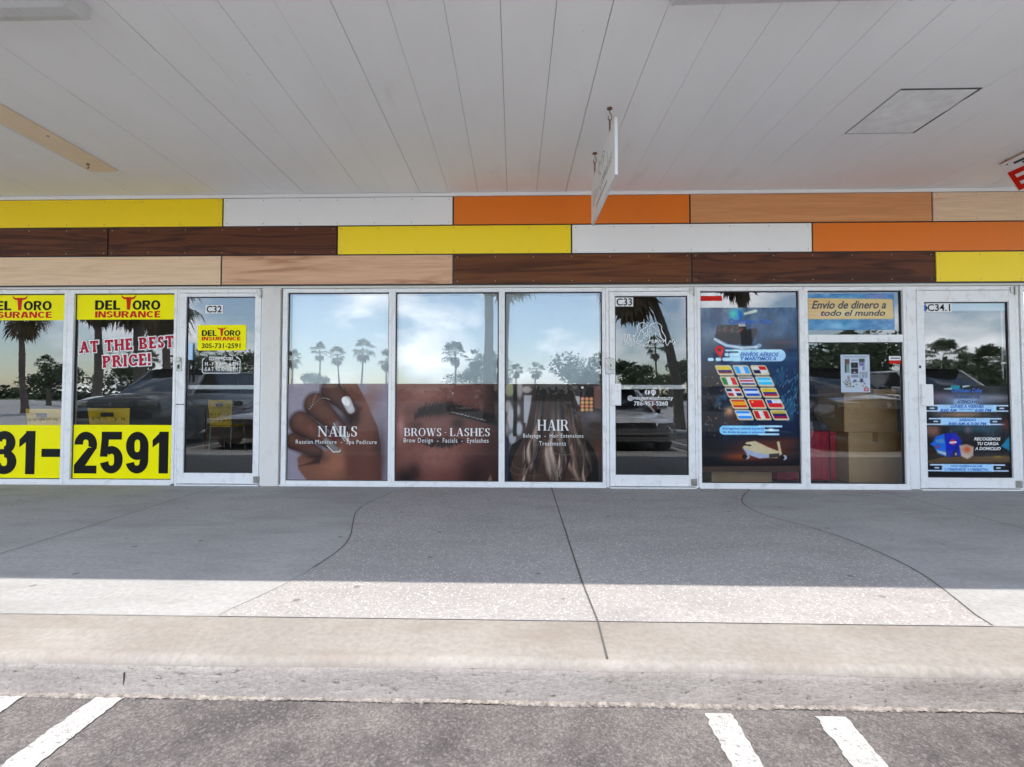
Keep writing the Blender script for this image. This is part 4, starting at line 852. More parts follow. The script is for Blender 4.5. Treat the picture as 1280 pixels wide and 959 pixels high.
drawing([[(130, 370), (100, 440), (90, 540), (115, 630), (140, 500), (185, 375), (200, 430), (215, 540), (250, 480), (300, 410), (300, 520), (330, 555), (370, 500), (385, 470)],
         [(380, 555), (430, 510), (455, 530), (430, 560), (400, 590)],
         [(690, 340), (640, 320), (630, 400), (640, 480), (600, 600), (560, 640), (555, 590), (620, 540), (690, 520)],
         [(680, 540), (710, 505), (720, 540), (690, 560), (740, 570), (770, 500), (775, 570), (800, 505), (825, 570), (850, 505), (870, 560), (910, 510), (940, 530), (920, 570), (980, 500), (985, 580), (1010, 630), (1040, 590), (1080, 520), (1100, 560), (1150, 500), (1170, 560), (1130, 600), (1210, 520)]], .0065, t, 'handwriting')
T2('BEAUTY  SALON', (786, 828, 430.5, 433.2), DY, 'ink_white', t, space=1.3)
t = thing('contact_decal', 'white social media icons, handle and phone number below the push bar of door C33', 'contact decal')
for k, cx in enumerate((809.8, 817.4)):
    X, Z = FX(cx, 490), FZ(490.4, cx); m = MB(); m.prism([(X+.026*math.cos(R(a)), Z+.026*math.sin(R(a))) for a in range(0, 360, 15)], DY, DY+.0008); ic = m.build('icon', 'ink_white', t)
    if k == 0: T2('f', (808.3, 811.3, 487.2, 494), DY-.001, 'ink_black', t, bold=.03)
    else:
        m = MB()
        def ringm(r0, r1, pw):
            n = 24
            for i in range(n):
                def e(r, a): return (X+r*math.copysign(abs(math.cos(a))**pw, math.cos(a)), DY-.0012, Z+r*math.copysign(abs(math.sin(a))**pw, math.sin(a)))
                a0, a1 = 2*math.pi*i/n, 2*math.pi*(i+1)/n; m.face([e(r0, a0), e(r0, a1), e(r1, a1), e(r1, a0)])
        ringm(.0135, .0165, .5); ringm(.005, .0078, 1); m.build('camera_icon', 'ink_black', t)
T2('@misgemelasbeauty', (785, 842, 494.6, 501.4), DY, 'ink_white', t, bold=.012); T2('786-953-5260', (793, 835.5, 501.8, 507.2), DY, 'ink_white', t, bold=.012, space=1.05)

# --- parcel shop
pb = bx2(877.5, 1000.5, 384, 590.5); w, h = pb[1]-pb[0], pb[3]-pb[2]; AS = h/w
p = Pic(w, h, 190, (.16, .27, .38)); fy = lambda y: y*AS
q = lambda x, y: ((x-877.5)/123, (y-384)/206.5*AS)
n = p.fbm(6, 2); n2 = p.fbm(12, 5)
p.put(np.clip(1.1-p.Y/AS*3.2, 0, 1)*np.clip(n*2-.55, 0, 1), (.66, .69, .72)); p.put(np.clip(p.Y/AS*3.4-1.0, 0, 1), (.035, .13, .22))
p.soft(*q(975, 432), .16, .07, (.06, .08, .14), .9); p.soft(*q(985, 428), .14, .02, (.42, .28, .34), .7); p.soft(*q(960, 448), .3, .03, (.45, .52, .58), .6); p.soft(*q(890, 420), .14, .14, (.62, .66, .70), .6)
p.soft(*q(890, 500), .14, .5, (.04, .05, .08), .85); p.soft(*q(985, 500), .16, .35, (.05, .20, .30), .6)
p.put(np.clip((n2-.62)*8, 0, 1)*np.clip(1-abs(p.Y/AS-.55)*3, 0, 1)*.5, (.35, .52, .60))
rp = random.Random(21)
for i in range(90):
    x, y = rp.uniform(880, 925), rp.uniform(470, 550); p.ell(*q(x, y), rp.uniform(.004, .010), rp.uniform(.004, .010), rp.choice([(.85, .66, .48), (.7, .45, .3), (.8, .75, .7), (.5, .36, .4)]), edge=.012, a=rp.uniform(.2, .8))
p.soft(*q(913, 515), .05, .05, (.95, .78, .60), .8); p.soft(*q(918, 525), .12, .1, (.45, .26, .2), .5)
for i in range(70):
    x, y = rp.uniform(972, 999), rp.uniform(462, 520); p.stroke([q(x, y), q(x+rp.uniform(0, 2), y-rp.uniform(1, 4))], .004, (.55, .70, .75), rp.uniform(.2, .6))
p.put(np.clip(p.Y/AS*5-3.95, 0, 1), (.05, .045, .07)); p.soft(*q(955, 562), .36, .12, (.42, .20, .13), .85); p.soft(*q(925, 572), .2, .04, (.62, .34, .20), .6); p.soft(*q(985, 552), .16, .05, (.40, .24, .2), .6); p.soft(*q(890, 560), .1, .15, (.03, .06, .10), .8)
p.poly([q(877, 584), q(1001, 582.5), q(1001, 591), q(877, 591)], (.30, .26, .24), .01, .9)
# ship
p.poly([q(896, 418), q(948, 410), q(950, 414), q(941, 432), q(915, 430), q(896, 422)], (.05, .08, .12), .008)
p.poly([q(898, 410), q(900, 406), q(935, 406), q(936, 412), q(945, 412), q(946, 416), q(897, 418)], (.13, .12, .13), .006)
for i in range(40): x = rp.uniform(899, 932); p.ell(*q(x, rp.uniform(407, 415)), .012, .010, rp.choice([(.45, .22, .18), (.16, .30, .30), (.40, .38, .36), (.5, .3, .25), (.12, .13, .18)]), edge=.01, a=.8)
p.stroke([q(896, 424), q(910, 432), q(930, 435), q(948, 434)], .014, (.80, .84, .88), .9); p.stroke([q(948, 434), q(952, 432)], .02, (.72, .80, .86), .7); p.poly([q(926, 402), q(934, 402), q(935, 408), q(926, 408)], (.68, .68, .68), .005)
# logo globe + plane
p.ell(*q(922.5, 392.5), .065, .060, (.12, .50, .66)); p.soft(*q(920, 392), .04, .04, (.18, .72, .62), .9); p.soft(*q(928, 394), .02, .03, (.10, .36, .72), .8)
p.cap(q(934, 392), q(948, 388.5), .014, .018, (.80, .84, .80), (.5, .55, .5), .006)
# pin
p.ell(*q(901.5, 437.5), .045, .045, (.72, .18, .20)); p.poly([q(897, 440), q(906, 440), q(903, 448)], (.72, .18, .20)); p.ell(*q(901.5, 437.5), .016, .016, (.25, .25, .30)); p.soft(*q(905, 449), .03, .015, (.7, .2, .25), .6)
def pill(a, b, y, r, col=(.76, .87, .96)): p.cap(q(a, y), q(b, y), r, r, col)
p.cap(q(921, 444.5), q(977, 444.5), .062, .062, (.72, .83, .92)); p.poly([q(909, 437.3), q(975, 437.3), q(975, 441), q(909, 440)], (.76, .87, .96)); p.stroke([q(909, 440.5), q(924, 440.5)], .010, (.25, .3, .38)); p.stroke([q(909, 444.8), q(924, 444.8)], .007, (.3, .4, .48), .8)
pill(907, 925, 449.5, .018); pill(898.5, 901.5, 449.6, .017); pill(888.5, 892, 449.6, .017); pill(910, 911, 443.5, .018); pill(916, 924, 443.5, .018)
# flags
FL = [[('h', (.78, .70, .30), (.78, .70, .30), (.22, .18, .42), (.48, .12, .16)), ('v', (.36, .66, .86), (.82, .85, .88), (.36, .66, .86)), ('q',)],
      [('v', (.10, .46, .26), (.84, .84, .84), (.68, .12, .18)), ('h', (.20, .20, .42), (.80, .8, .84), (.66, .12, .20), (.8, .8, .84), (.2, .2, .42)), ('h', (.30, .70, .84), (.62, .84, .92), (.30, .70, .84))],
      [('x',), ('h', (.16, .34, .66), (.80, .86, .92), (.16, .34, .66)), ('h', (.78, .70, .26), (.78, .70, .26), (.20, .24, .46), (.60, .14, .20))],
      [('h', (.68, .20, .16), (.84, .62, .22), (.84, .62, .22), (.68, .2, .16)), ('h', (.74, .10, .14), (.74, .10, .14)), ('c',)],
      [('h', (.24, .56, .84), (.80, .88, .94), (.24, .56, .84)), ('v', (.68, .10, .16), (.84, .84, .84), (.68, .10, .16)), ('h', (.72, .66, .34), (.22, .14, .34), (.50, .10, .30))]]
for r0 in range(5):
    for c0 in range(3):
        cx = 907.5+c0*22.3+r0*6.0; cy = 463.3+r0*14.05; sh = .42; f = FL[r0][c0]
        X, Y = q(cx, cy); hx, hy = .082, .050*1.06; u = (p.X-X)-(p.Y-Y)*sh; v = p.Y-Y
        du = np.abs(u)-(hx-.02); dv = np.abs(v)-(hy-.02); d = np.hypot(np.maximum(du, 0), np.maximum(dv, 0))+np.minimum(np.maximum(du, dv), 0)-.02
        p.put(np.clip(-d/p.px+.5, 0, 1), (.80, .76, .66)); ins = np.clip(-(d+.013)/p.px+.5, 0, 1)*(v < hy-.018)
        uu_, vv_ = (u/hx+.85)/1.7, (v/hy+.85)/1.5
        if f[0] in 'hv':
            cs = f[1:]; s_ = vv_ if f[0] == 'h' else uu_
            for i, c in enumerate(cs): p.put(ins*((s_ >= (i/len(cs) if i else -9)) & (s_ < ((i+1)/len(cs) if i < len(cs)-1 else 9))), c)
        elif f[0] == 'q':
            for a_, b_, c in ((0, 0, (.84, .84, .84)), (1, 0, (.66, .10, .16)), (0, 1, (.12, .14, .30)), (1, 1, (.84, .84, .84))): p.put(ins*((uu_ > .5) == bool(a_))*((vv_ > .5) == bool(b_)), c)
        elif f[0] == 'x':
            for a_, b_, c in ((0, 0, (.16, .18, .36)), (1, 0, (.66, .14, .24)), (0, 1, (.66, .14, .24)), (1, 1, (.12, .14, .30))): p.put(ins*((uu_ > .5) == bool(a_))*((vv_ > .5) == bool(b_)), c)
            p.put(ins*(np.abs(uu_-.5) < .1), (.84, .84, .86)); p.put(ins*(np.abs(vv_-.5) < .12), (.84, .84, .86))
        else:
            p.put(ins, (.84, .84, .88)); p.put(ins*(vv_ > .5), (.70, .16, .20)); p.put(ins*(vv_ <= .5)*(uu_ < .36), (.16, .30, .56))
        if (r0, c0) == (3, 1): p.ell(X-.045, Y-.02, .012, .010, (.85, .7, .25))
# lower strap
p.cap(q(906, 538.5), q(952, 538.5), .047, .047, (.62, .80, .94)); 
for yy, a, b in ((533.6, 950, 978), (538.6, 958, 974), (543.5, 950, 974)): pill(a, b, yy, .010, (.72, .84, .92))
p.soft(*q(965, 537.5), .03, .015, (1, 1, 1), .9)
# plane
p.poly([q(929, 560), q(934, 553.5), q(945, 552), q(962, 560), q(974, 564.5), q(972, 553), q(975, 552), q(978, 568), q(972, 573), q(950, 573), q(936, 569)], (.74, .70, .60), .01)
p.poly([q(929, 561), q(945, 566), q(972, 571), q(950, 574), q(934, 568)], (.62, .66, .74), .012, .9); p.stroke([q(930, 556.5), q(939, 557.5)], .008, (.08, .09, .12)); p.poly([q(962, 568), q(975, 567), q(975, 572), q(962, 573)], (.12, .10, .10), .01, .8)
for x, y in ((931.5, 571.5), (978, 572.5)): p.ell(*q(x+2.5, y), .030, .026, (.62, .64, .68)); p.ell(*q(x, y), .026, .026, (.06, .06, .07))
p.c = np.clip(p.c*(1+(p.fbm(30, 3)[..., None]-.5)*.12), 0, 1)
p.c = np.clip((p.c-.5)*1.15+.50, 0, 1); g_ = p.c.mean(-1, keepdims=True); p.c = np.clip(g_+(p.c-g_)*1.35, 0, 1)
t = thing('shipping_poster', 'tall dark blue poster with ship, fifteen flags and airliner', 'poster')
p.sheet(*pb[:4], .027, t, 'print_gloss')
T2('Caribbean Cuba', (912, 966.5, 398, 404.5), .0255, 'ink_blue', t, bold=.03, shear=.2)
T2('ENVÍOS AÉREOS', (926.5, 975, 439.2, 445.6), .0255, 'ink_blue', t, bold=.03, shear=.25); T2('Y MARITIMOS A', (927, 972, 446, 450.6), .0255, 'ink_blue', t, bold=.03, shear=.25)
T2('Entregamos puerta a puerta', (904.5, 956.5, 534.4, 538.2), .0255, 'ink_blue', t, bold=.02, shear=.2); T2('Sin límite de peso o volumen', (904.5, 956.5, 539, 542.6), .0255, 'ink_blue', t, bold=.02, shear=.2)
t = thing('red_sticker', 'narrow red sticker in the top left corner of the parcel shop window', 'sticker')
card((875.8+1.5, 904, 369.3, 375.5), .029, 'ink_red', t); card((896, 902, 365.8, 369), .029, 'ink_white', t, 'sheet_tab')
# money transfer banner
pb = bx2(1012, 1120.5, 366.5, 412); w, h = pb[1]-pb[0], pb[3]-pb[2]; AS = h/w
p = Pic(w, h, 170, (.20, .46, .68)); q = lambda x, y: ((x-1012)/108.5, (y-366.5)/45.5*AS)
p.put(np.clip(p.fbm(9, 6)*2-.7, 0, 1)*.7, (.52, .72, .84)); p.soft(*q(1050, 407), .2, .05, (.62, .82, .92), .7); p.soft(*q(1058, 404), .04, .04, (.10, .50, .66), .8); p.soft(*q(1100, 370), .12, .05, (.46, .42, .66), .6); p.soft(*q(1020, 374), .06, .03, (.16, .36, .6), .8)
p.poly([q(1012, 372), q(1118.5, 373.5), q(1119.5, 398.5), q(1012, 398.5)], (.86, .73, .46), .008)
for i in range(5): p.stroke([q(1012, 375+i*4.6), q(1040, 375.4+i*4.6)], .010, (.84, .62, .36), .6)
p.soft(*q(1060, 391), .4, .05, (.90, .84, .66), .7); p.soft(*q(1030, 393), .06, .03, (.92, .72, .66), .7)
t = thing('money_banner', 'blue and yellow Envio de dinero banner above the cross bar of the parcel shop window', 'window banner')
p.sheet(*pb[:4], .027, t, 'print_gloss')
T2('Envio de dinero a', (1016.5, 1110, 375.5, 385.5), .0255, 'ink_navy', t, bold=.02, shear=.3); T2('todo el mundo', (1028, 1109, 386.8, 394.5), .0255, 'ink_navy', t, bold=.02, shear=.3)
# taped flyer
pb = bx2(1053, 1089.5, 443.2, 490.5); w, h = pb[1]-pb[0], pb[3]-pb[2]; AS = h/w
p = Pic(w, h, 110, (.72, .77, .83)); q = lambda x, y: ((x-135)/640, (y-45)/810*AS)
for x0_, x1_, y0_, y1_, c in ((225, 330, 140, 260, (.40, .30, .28)), (225, 265, 260, 430, (.20, .30, .28)), (268, 330, 250, 430, (.45, .58, .52)), (365, 515, 215, 330, (.10, .11, .14)), (365, 515, 345, 455, (.13, .12, .18)), (540, 665, 135, 205, (.24, .30, .24)), (545, 660, 205, 290, (.46, .46, .62)), (610, 660, 300, 380, (.48, .50, .64)), (365, 520, 480, 535, (.48, .52, .60)), (560, 620, 560, 640, (.22, .24, .40)), (640, 740, 755, 830, (.66, .22, .28)), (660, 720, 775, 810, (.80, .7, .72))):
    p.poly([q(x0_, y0_), q(x1_, y0_), q(x1_, y1_), q(x0_, y1_)], c, .03)
rp = random.Random(4)
for i in range(26): x, y = rp.uniform(190, 740), rp.uniform(590, 740); p.ell(*q(x, y), .035, .03, rp.choice([(.25, .26, .36), (.5, .36, .36), (.55, .5, .3), (.3, .36, .45)]), edge=.02, a=.7)
p.soft(*q(440, 260), .04, .05, (.5, .4, .3), .7); p.soft(*q(440, 400), .03, .04, (.55, .4, .35), .6); p.ell(*q(305, 540), .05, .07, (.60, .52, .50), edge=.05); p.ell(*q(440, 430), .06, .014, (.8, .78, .76)); p.stroke([q(190, 92), q(720, 92)], .012, (.50, .53, .58), .8); p.stroke([q(380, 165), q(500, 165)], .03, (.55, .55, .7), .6)
for i in range(8): p.stroke([q(560+i*22, 420), q(560+i*22+rp.uniform(-10, 10), 540)], .012, (.35, .4, .45), .6)
t = thing('taped_flyer', 'white paper flyer with small colour pictures taped inside the parcel shop window', 'flyer')
p.sheet(*pb[:4], .0240, t)
t = thing('warning_sticker', 'small white and red rectangular sticker at the right side of the parcel shop window', 'sticker')
card((1114, 1130, 445, 450.2), .0290, 'ink_white', t, 'white_half'); card((1114, 1130, 450.4, 454.6), .0290, 'ink_red', t, 'red_half')
x0, x1, z0, z1 = bx2(1116, 1128, 446.8, 448.4); m = MB()
for i in range(7): m.box(x0+(x1-x0)*i/7, x0+(x1-x0)*(i+.7)/7, .0282, .0288, z0, z1)
m.build('print_marks', 'ink_black', t)
# door C34.1
t = thing('unit_number', 'white sticker with black number C34.1 at the top of the rightmost door', 'number sticker')
card((1159, 1191.5, 378.8, 389.8), DY, 'ink_white', t); T2('C34.1', (1161, 1189.5, 379.8, 388.6), DY-.001, 'ink_black', t, bold=.015)
t = thing('round_sticker', 'small round blue sticker beside the number C34.1', 'sticker')
X, Z = FX(1154.5+3.2, 385), FZ(384.8, 1157); MB().prism([(X+.026*math.cos(R(a)), Z+.030*math.sin(R(a))) for a in range(0, 360, 15)], DY, DY+.0008).build('disc', 'ink_blue', t)
t = thing('raised_blind', 'rolled up pale blind at the top of the rightmost door glass', 'blind')
x0, x1, z0, z1 = bx2(1158, 1260.5, 378.5, 388); MB().box(x0, x1, .030, .055, z0, z1).build('head_rail', 'blind_white', t, bevel=.004)
x0, x1, z0, z1 = bx2(1258.8, 1260.2, 388, 474); MB().box(x0, x1, .05, .06, z0, z1).build('side_rail', 'blind_white', t)
pb = bx2(1157.6, 1263.4, 482, 597); w, h = pb[1]-pb[0], pb[3]-pb[2]; AS = h/w
p = Pic(w, h, 190, (.05, .06, .08)); q = lambda x, y: ((x/7.107+1140-1157.6)/105.8, (y/7.104+480-482)/115*AS)
p.put(np.clip((p.fbm(8, 1)-.35)*2, 0, .7)*np.clip(1-abs(p.Y/AS-.45)*2.4, 0, 1), (.34, .40, .46)); p.soft(*q(250, 110), .2, .06, (.42, .34, .42), .8); p.soft(*q(760, 130), .3, .06, (.50, .48, .52), .7); p.soft(*q(490, 150), .3, .1, (.55, .62, .72), .8)
p.soft(*q(460, 275), .3, .03, (.66, .52, .40), .8); p.soft(*q(200, 420), .1, .07, (.60, .40, .32), .8); p.soft(*q(600, 400), .3, .06, (.20, .34, .40), .8); p.soft(*q(200, 600), .12, .12, (.16, .10, .06), .8)
p.poly([q(110, 690), q(300, 650), q(880, 640), q(900, 700), q(110, 710)], (.34, .27, .20), .02); p.soft(*q(700, 670), .3, .03, (.40, .33, .24), .6)
# globe, plane, straps
p.ell(*q(410, 20), .055, .05, (.10, .52, .58)); p.cap(q(480, 25), q(530, 12), .010, .014, (.72, .78, .78)); p.cap(q(310, 45), q(370, 42), .006, .014, (.6, .66, .68))
BL = (.68, .82, .94)
def strap(y, hh, xa, xb, ext):
    p.poly([q(xa, y-hh), q(xb, y-hh), q(xb, y+hh), q(xa, y+hh)], BL, .012)
    for s_ in (-1, 1):
        b0 = xa+10 if s_ < 0 else xb-10
        for k, yy in enumerate((y-hh+8, y, y+hh-8)):
            L = ext*(1, .45, 1.25)[k]; o_ = ext*.35 if k == 1 else 0; p.cap(q(b0+s_*o_, yy), q(b0+s_*(L+o_*.5), yy), .008, .008, (.76, .84, .92))
strap(218, 32, 245, 770, 120); strap(336, 33, 270, 710, 110); strap(748, 34, 270, 730, 110); p.poly([q(390, 135), q(600, 135), q(600, 185), q(390, 185)], (.62, .76, .90), .03, .6)
# truck
p.poly([q(305, 440), q(400, 440), q(455, 500), q(440, 640), q(330, 655), q(308, 560)], (.06, .16, .62), .012); p.poly([q(225, 470), q(300, 445), q(312, 560), q(312, 650), q(235, 620), q(205, 560), q(170, 540), q(195, 520)], (.14, .42, .76), .012); p.poly([q(220, 500), q(290, 490), q(300, 530), q(228, 525)], (.36, .56, .74), .012)
p.poly([q(232, 590), q(312, 612), q(312, 640), q(236, 615)], (.66, .72, .76), .01); p.ell(*q(395, 625), .028, .036, (.06, .06, .08)); p.ell(*q(398, 625), .014, .02, (.55, .56, .6)); p.ell(*q(375, 520), .034, .034, (.70, .20, .26)); p.stroke([q(352, 525), q(400, 520)], .012, (.85, .80, .85)); p.soft(*q(235, 560), .03, .02, (.66, .3, .4), .7); p.stroke([q(360, 640), q(420, 560)], .02, (.05, .1, .3), .5)
# boxes of parcels held by a figure, right
p.poly([q(430, 550), q(495, 535), q(560, 560), q(552, 640), q(500, 670), q(445, 645)], (.72, .66, .62), .02); p.soft(*q(500, 585), .045, .04, (.72, .30, .16), .9); p.soft(*q(500, 500), .06, .05, (.10, .08, .09), .8); p.soft(*q(510, 410), .04, .05, (.5, .42, .46), .7)
p.poly([q(830, 520), q(905, 430), q(905, 620), q(850, 580), q(800, 555)], (.16, .48, .60), .02); p.soft(*q(850, 360), .05, .08, (.42, .2, .2), .8); p.soft(*q(770, 650), .06, .015, (.55, .46, .14), .7)
p.c = np.clip(p.c*(1+(p.fbm(30, 3)[..., None]-.5)*.14), 0, 1)
p.c = np.clip((p.c-.5)*1.1+.50, 0, 1); g_ = p.c.mean(-1, keepdims=True); p.c = np.clip(g_+(p.c-g_)*1.15, 0, 1)
t = thing('hours_poster', 'blue opening hours poster with a truck on the rightmost door', 'poster')
p.sheet(*pb[:4], .0165, t, 'print_gloss')
T9 = lambda s, a, b, c, d, m='ink_blue', **k: T2(s, (1140+a/7.107, 1140+b/7.107, 480+c/7.104, 480+d/7.104), .0150, m, t, **k)
T9('Caribbean Cuba', 365, 632, 38, 76, bold=.03, shear=.2); T9('HORARIO DE', 385, 620, 98, 130, 'ink_deepblue', bold=.03, shear=.2); T9('ATENCIÓN', 412, 592, 138, 172, 'ink_deepblue', bold=.03, shear=.2)
T9('LUNES A VIERNES', 352, 652, 188, 214, bold=.03, shear=.2); T9('8:00 AM', 264, 412, 221, 248, bold=.03, shear=.2); T9('6:00 PM', 572, 720, 221, 248, bold=.03, shear=.2); T9('HORARIO CORRIDO', 430, 560, 222, 232, bold=.02); 
T9('SÁBADO', 432, 580, 303, 332, bold=.03, shear=.2); T9('8:00 AM A 5:00 PM', 336, 676, 342, 368, bold=.03, shear=.2)
T9('RECOGEMOS', 566, 800, 476, 504, 'ink_white', bold=.03, shear=.2); T9('TU CARGA', 592, 782, 518, 546, 'ink_white', bold=.03, shear=.2); T9('A DOMICILIO', 572, 802, 562, 590, 'ink_white', bold=.03, shear=.2)
T9('WWW.CARIBBEANCUBA.COM', 356, 634, 724, 740, bold=.02, shear=.2); T9('+17866914018  +17868637761', 300, 690, 750, 774, bold=.02, shear=.2)

# ================================================================== HANGING SIGNS AND CEILING FITTINGS
sx = .695; ya, yb = -5+3.29, -5+4.30; zb, zt = EYE+1.505, EYE+1.903
t = thing('blade_sign', 'thin white salon sign hanging edge-on from the ceiling on two small hooks', 'hanging sign', (sx, (ya+yb)/2, zt))
local(MB().box(sx-.011, sx+.011, ya, yb, zb, zt).build('board', 'sign_white', bevel=.003), t)
for hy in (ya+.22, yb-.13):
    hk = MB(); hk.tube([(sx, hy, ZC), (sx, hy, ZC-.03), (sx+.012, hy, ZC-.05), (sx+.012, hy, ZC-.08), (sx, hy, ZC-.095), (sx-.012, hy, ZC-.08), (sx-.008, hy, ZC-.055)], .0035, 8); hk.tube([(sx, hy, ZC-.085), (sx, hy, zt-.03)], .006, 8); hk.tube([(sx, hy, ZC), (sx, hy, ZC-.006)], .02, 12)
    hkb = MB(); local(hk.build('hook', 'rust', smooth=True), t)
# small print on the sign, facing left (reads towards the facade when seen from the left)
def side_pen(lines, w, x, name):
    m = MB()
    for j, l in enumerate(lines):
        P = curve([(ya+1.01*u, zb+.398*v) for u, v in l], 4)
        for i, ((y0, z0), (y1, z1)) in enumerate(zip(P, P[1:])):
            d = Vector((y1-y0, z1-z0)); L = d.length
            if L < 1e-6: continue
            n_ = Vector((-d.y, d.x))/L*w/2; xx = x-.0001*j-.00002*i
            m.face([(xx, y0-n_.x, z0-n_.y), (xx, y1-n_.x, z1-n_.y), (xx, y1+n_.x, z1+n_.y), (xx, y0+n_.x, z0+n_.y)])
    o = m.build(name, 'ink_navy'); local(o, t)
mir = lambda L: [[(1-u, v) for u, v in l] for l in L]
side_pen(mir([[(.10, .60), (.13, .30), (.16, .62), (.19, .35), (.22, .60), (.24, .38)], [(.28, .55), (.27, .38), (.30, .36)], [(.34, .52), (.32, .46), (.35, .42), (.32, .36)], [(.48, .62), (.42, .66), (.40, .45), (.47, .36), (.49, .50), (.46, .2), (.42, .18)],
          [(.51, .44), (.55, .50), (.53, .36), (.58, .38)], [(.59, .50), (.60, .36), (.62, .50), (.63, .36), (.65, .50), (.67, .36)], [(.68, .44), (.71, .50), (.70, .36), (.74, .38)], [(.75, .72), (.75, .38), (.78, .40)], [(.84, .48), (.80, .46), (.81, .36), (.84, .44), (.85, .36)], [(.90, .52), (.87, .46), (.90, .42), (.87, .36)],
          [(.40, .70), (.36, .86), (.44, .92), (.48, .80)], [(.52, .78), (.56, .93), (.64, .86), (.60, .70)], [(.44, .88), (.42, .76), (.46, .66)], [(.56, .90), (.60, .78), (.55, .66)]]), .006, sx-.0115, 'handwriting')
m = MB()
for i in range(11): m.box(sx-.0122, sx-.0112, ya+1.01*(.28+.045*i), ya+1.01*(.28+.045*i)+.018, zb+.07, zb+.092)
local(m.build('small_print', 'ink_navy'), t)
# red and white sign at the right
e0 = GX(1250, 206, ZC-.02); ex, ey = e0; th_ = .56; dn = Vector((math.sin(th_), 0, -math.cos(th_))); al = Vector((0, -1, 0)); o0 = Vector((ex, ey, ZC-.02)); nn = al.cross(dn).normalized()
if nn.x > 0: nn = -nn
t = thing('tilted_sign', 'tilted white sign with a big red letter E at the right edge', 'hanging sign', tuple(o0))
def TS(u, v, off=0.0): return tuple(o0+al*u+dn*v+nn*off)
SL, SH = 1.25, .285
def slab(u0, u1, v0, v1, o_, th, mb): 
    a = [TS(u0, v0, o_), TS(u1, v0, o_), TS(u1, v1, o_), TS(u0, v1, o_)]; b = [TS(u0, v0, o_-th), TS(u1, v0, o_-th), TS(u1, v1, o_-th), TS(u0, v1, o_-th)]
    mb.face(a); mb.face(b[::-1])
    for i in range(4): mb.face([a[i], b[i], b[(i+1) % 4], a[(i+1) % 4]])
m = MB(); slab(0, SL, 0, SH, 0, .012, m); local(m.build('board', 'sign_white'), t)
m = MB(); L0 = .03; u0 = .012
def blk(a, b, c, d): slab(a, b, c, d, .0022, .002, m)
vt, vb = .095, .283
blk(u0, u0+.042, vt, vb); blk(u0+.0425, u0+.16, vt, vt+.042); blk(u0+.0425, u0+.15, vt+.073, vt+.113); blk(u0+.0425, u0+.16, vb-.044, vb)
for k, xx in enumerate(()): blk(xx, xx+.042, vt, vb); blk(xx+.11, xx+.15, vt, vb); blk(xx+.0425, xx+.1095, vt+(.06 if k == 0 else 0), vt+(.1 if k == 0 else .04))
local(m.build('letter', 'ink_red'), t)
m = MB(); slab(.10, .60, .03, .05, .002, .0015, m); slab(.16, .75, .055, .072, .002, .0015, m); local(m.build('swoosh', 'ink_navy'), t)
m = MB(); slab(.0, SL, -.012, -.002, .004, .02, m); local(m.build('top_rail', 'steel'), t)
for u in (.05, .9): m = MB(); m.tube([TS(u, -.01, -.004), (TS(u, 0)[0], TS(u, 0)[1], ZC)], .005, 8); m.tube([TS(u, .025, .004), TS(u, .025, -.001)], .006, 10); local(m.build('hanger', 'black'), t)
# bare tan fixture base
a = GX(148, 213, ZC); b = GX(115, 213, ZC); yy = (a[1]+b[1])/2; xa, xb = b[0], a[0]
t = thing('fixture_board', 'tan painted fixture board on the ceiling at the left edge with a rusty hook', 'ceiling board', (xb, yy, ZC))
bb = MB(); bb.box(xa, xb, yy-1.9, yy, ZC-.014, ZC-.0005); local(bb.build('board', 'tan_board', bevel=.002), t)
hx, hy = GX(110, 205, ZC-.014); m = MB(); m.tube([(hx, hy, ZC-.014), (hx, hy, ZC-.03), (hx+.012, hy, ZC-.045), (hx, hy, ZC-.058), (hx-.010, hy, ZC-.048)], .004, 8); m.tube([(hx, hy, ZC-.014), (hx, hy, ZC-.02)], .014, 12); local(m.build('hook', 'rust', smooth=True), t)
hx, hy = GX(60, 170, ZC-.014); m = MB(); m.tube([(hx, hy, ZC-.0145), (hx, hy, ZC-.017)], .009, 10); local(m.build('screw', 'rust'), t)
# fluorescent battens
def batten(xl, xr, y, lab, rot=0, hsz=.10):
    t = thing('ceiling_light', lab, 'ceiling light', ((xl+xr)/2, y, ZC), rot); L = (xr-xl)/2
    m = MB(); prof = [(-.085, 0), (-.085, -.035), (-.10, -.045), (-.10, -.060), (-.07, -hsz+.01), (-.03, -hsz), (.03, -hsz), (.07, -hsz+.01), (.10, -.060), (.10, -.045), (.085, -.035), (.085, 0)]
    m.loft([[(x, yy, z) for yy, z in prof] for x in (-L+.02, L-.02)]); m.build('diffuser', 'galv', t)
    for s in (-1, 1):
        e = MB(); e.loft([[(x, yy*1.04, z*1.03) for yy, z in prof] for x in (s*(L-.019), s*L)]); e.build('end_cap', 'galv', t, bevel=.004)
    r_ = MB(); r_.box(-L+.03, L-.03, -.112, -.1012, -.058, -.030); r_.box(-L+.03, L-.03, .1012, .112, -.058, -.030)
    for k in range(9):
        xx = -L+.1+(2*L-.2)*k/8
        for s in (-1, 1): r_.tube([(xx, s*.112, -.044), (xx, s*.116, -.044)], .006, 8, 1)
    r_.build('side_rail', ['white_alu', 'steel'], t)
zb_ = ZC-.05; yl = GX(60, 22, zb_)[1]
xr_ = GX(112, 20, zb_)[0]
batten(xr_-1.25, xr_, yl-.10, 'grey metal fluorescent light cut by the top left corner of the photo')
yr = GX(900, 2.0, zb_)[1]; xl_ = GX(836, 3, zb_)[0]
batten(xl_, xl_+1.22, yr-.105, 'grey fluorescent light just touching the top edge right of centre', R(-.4))

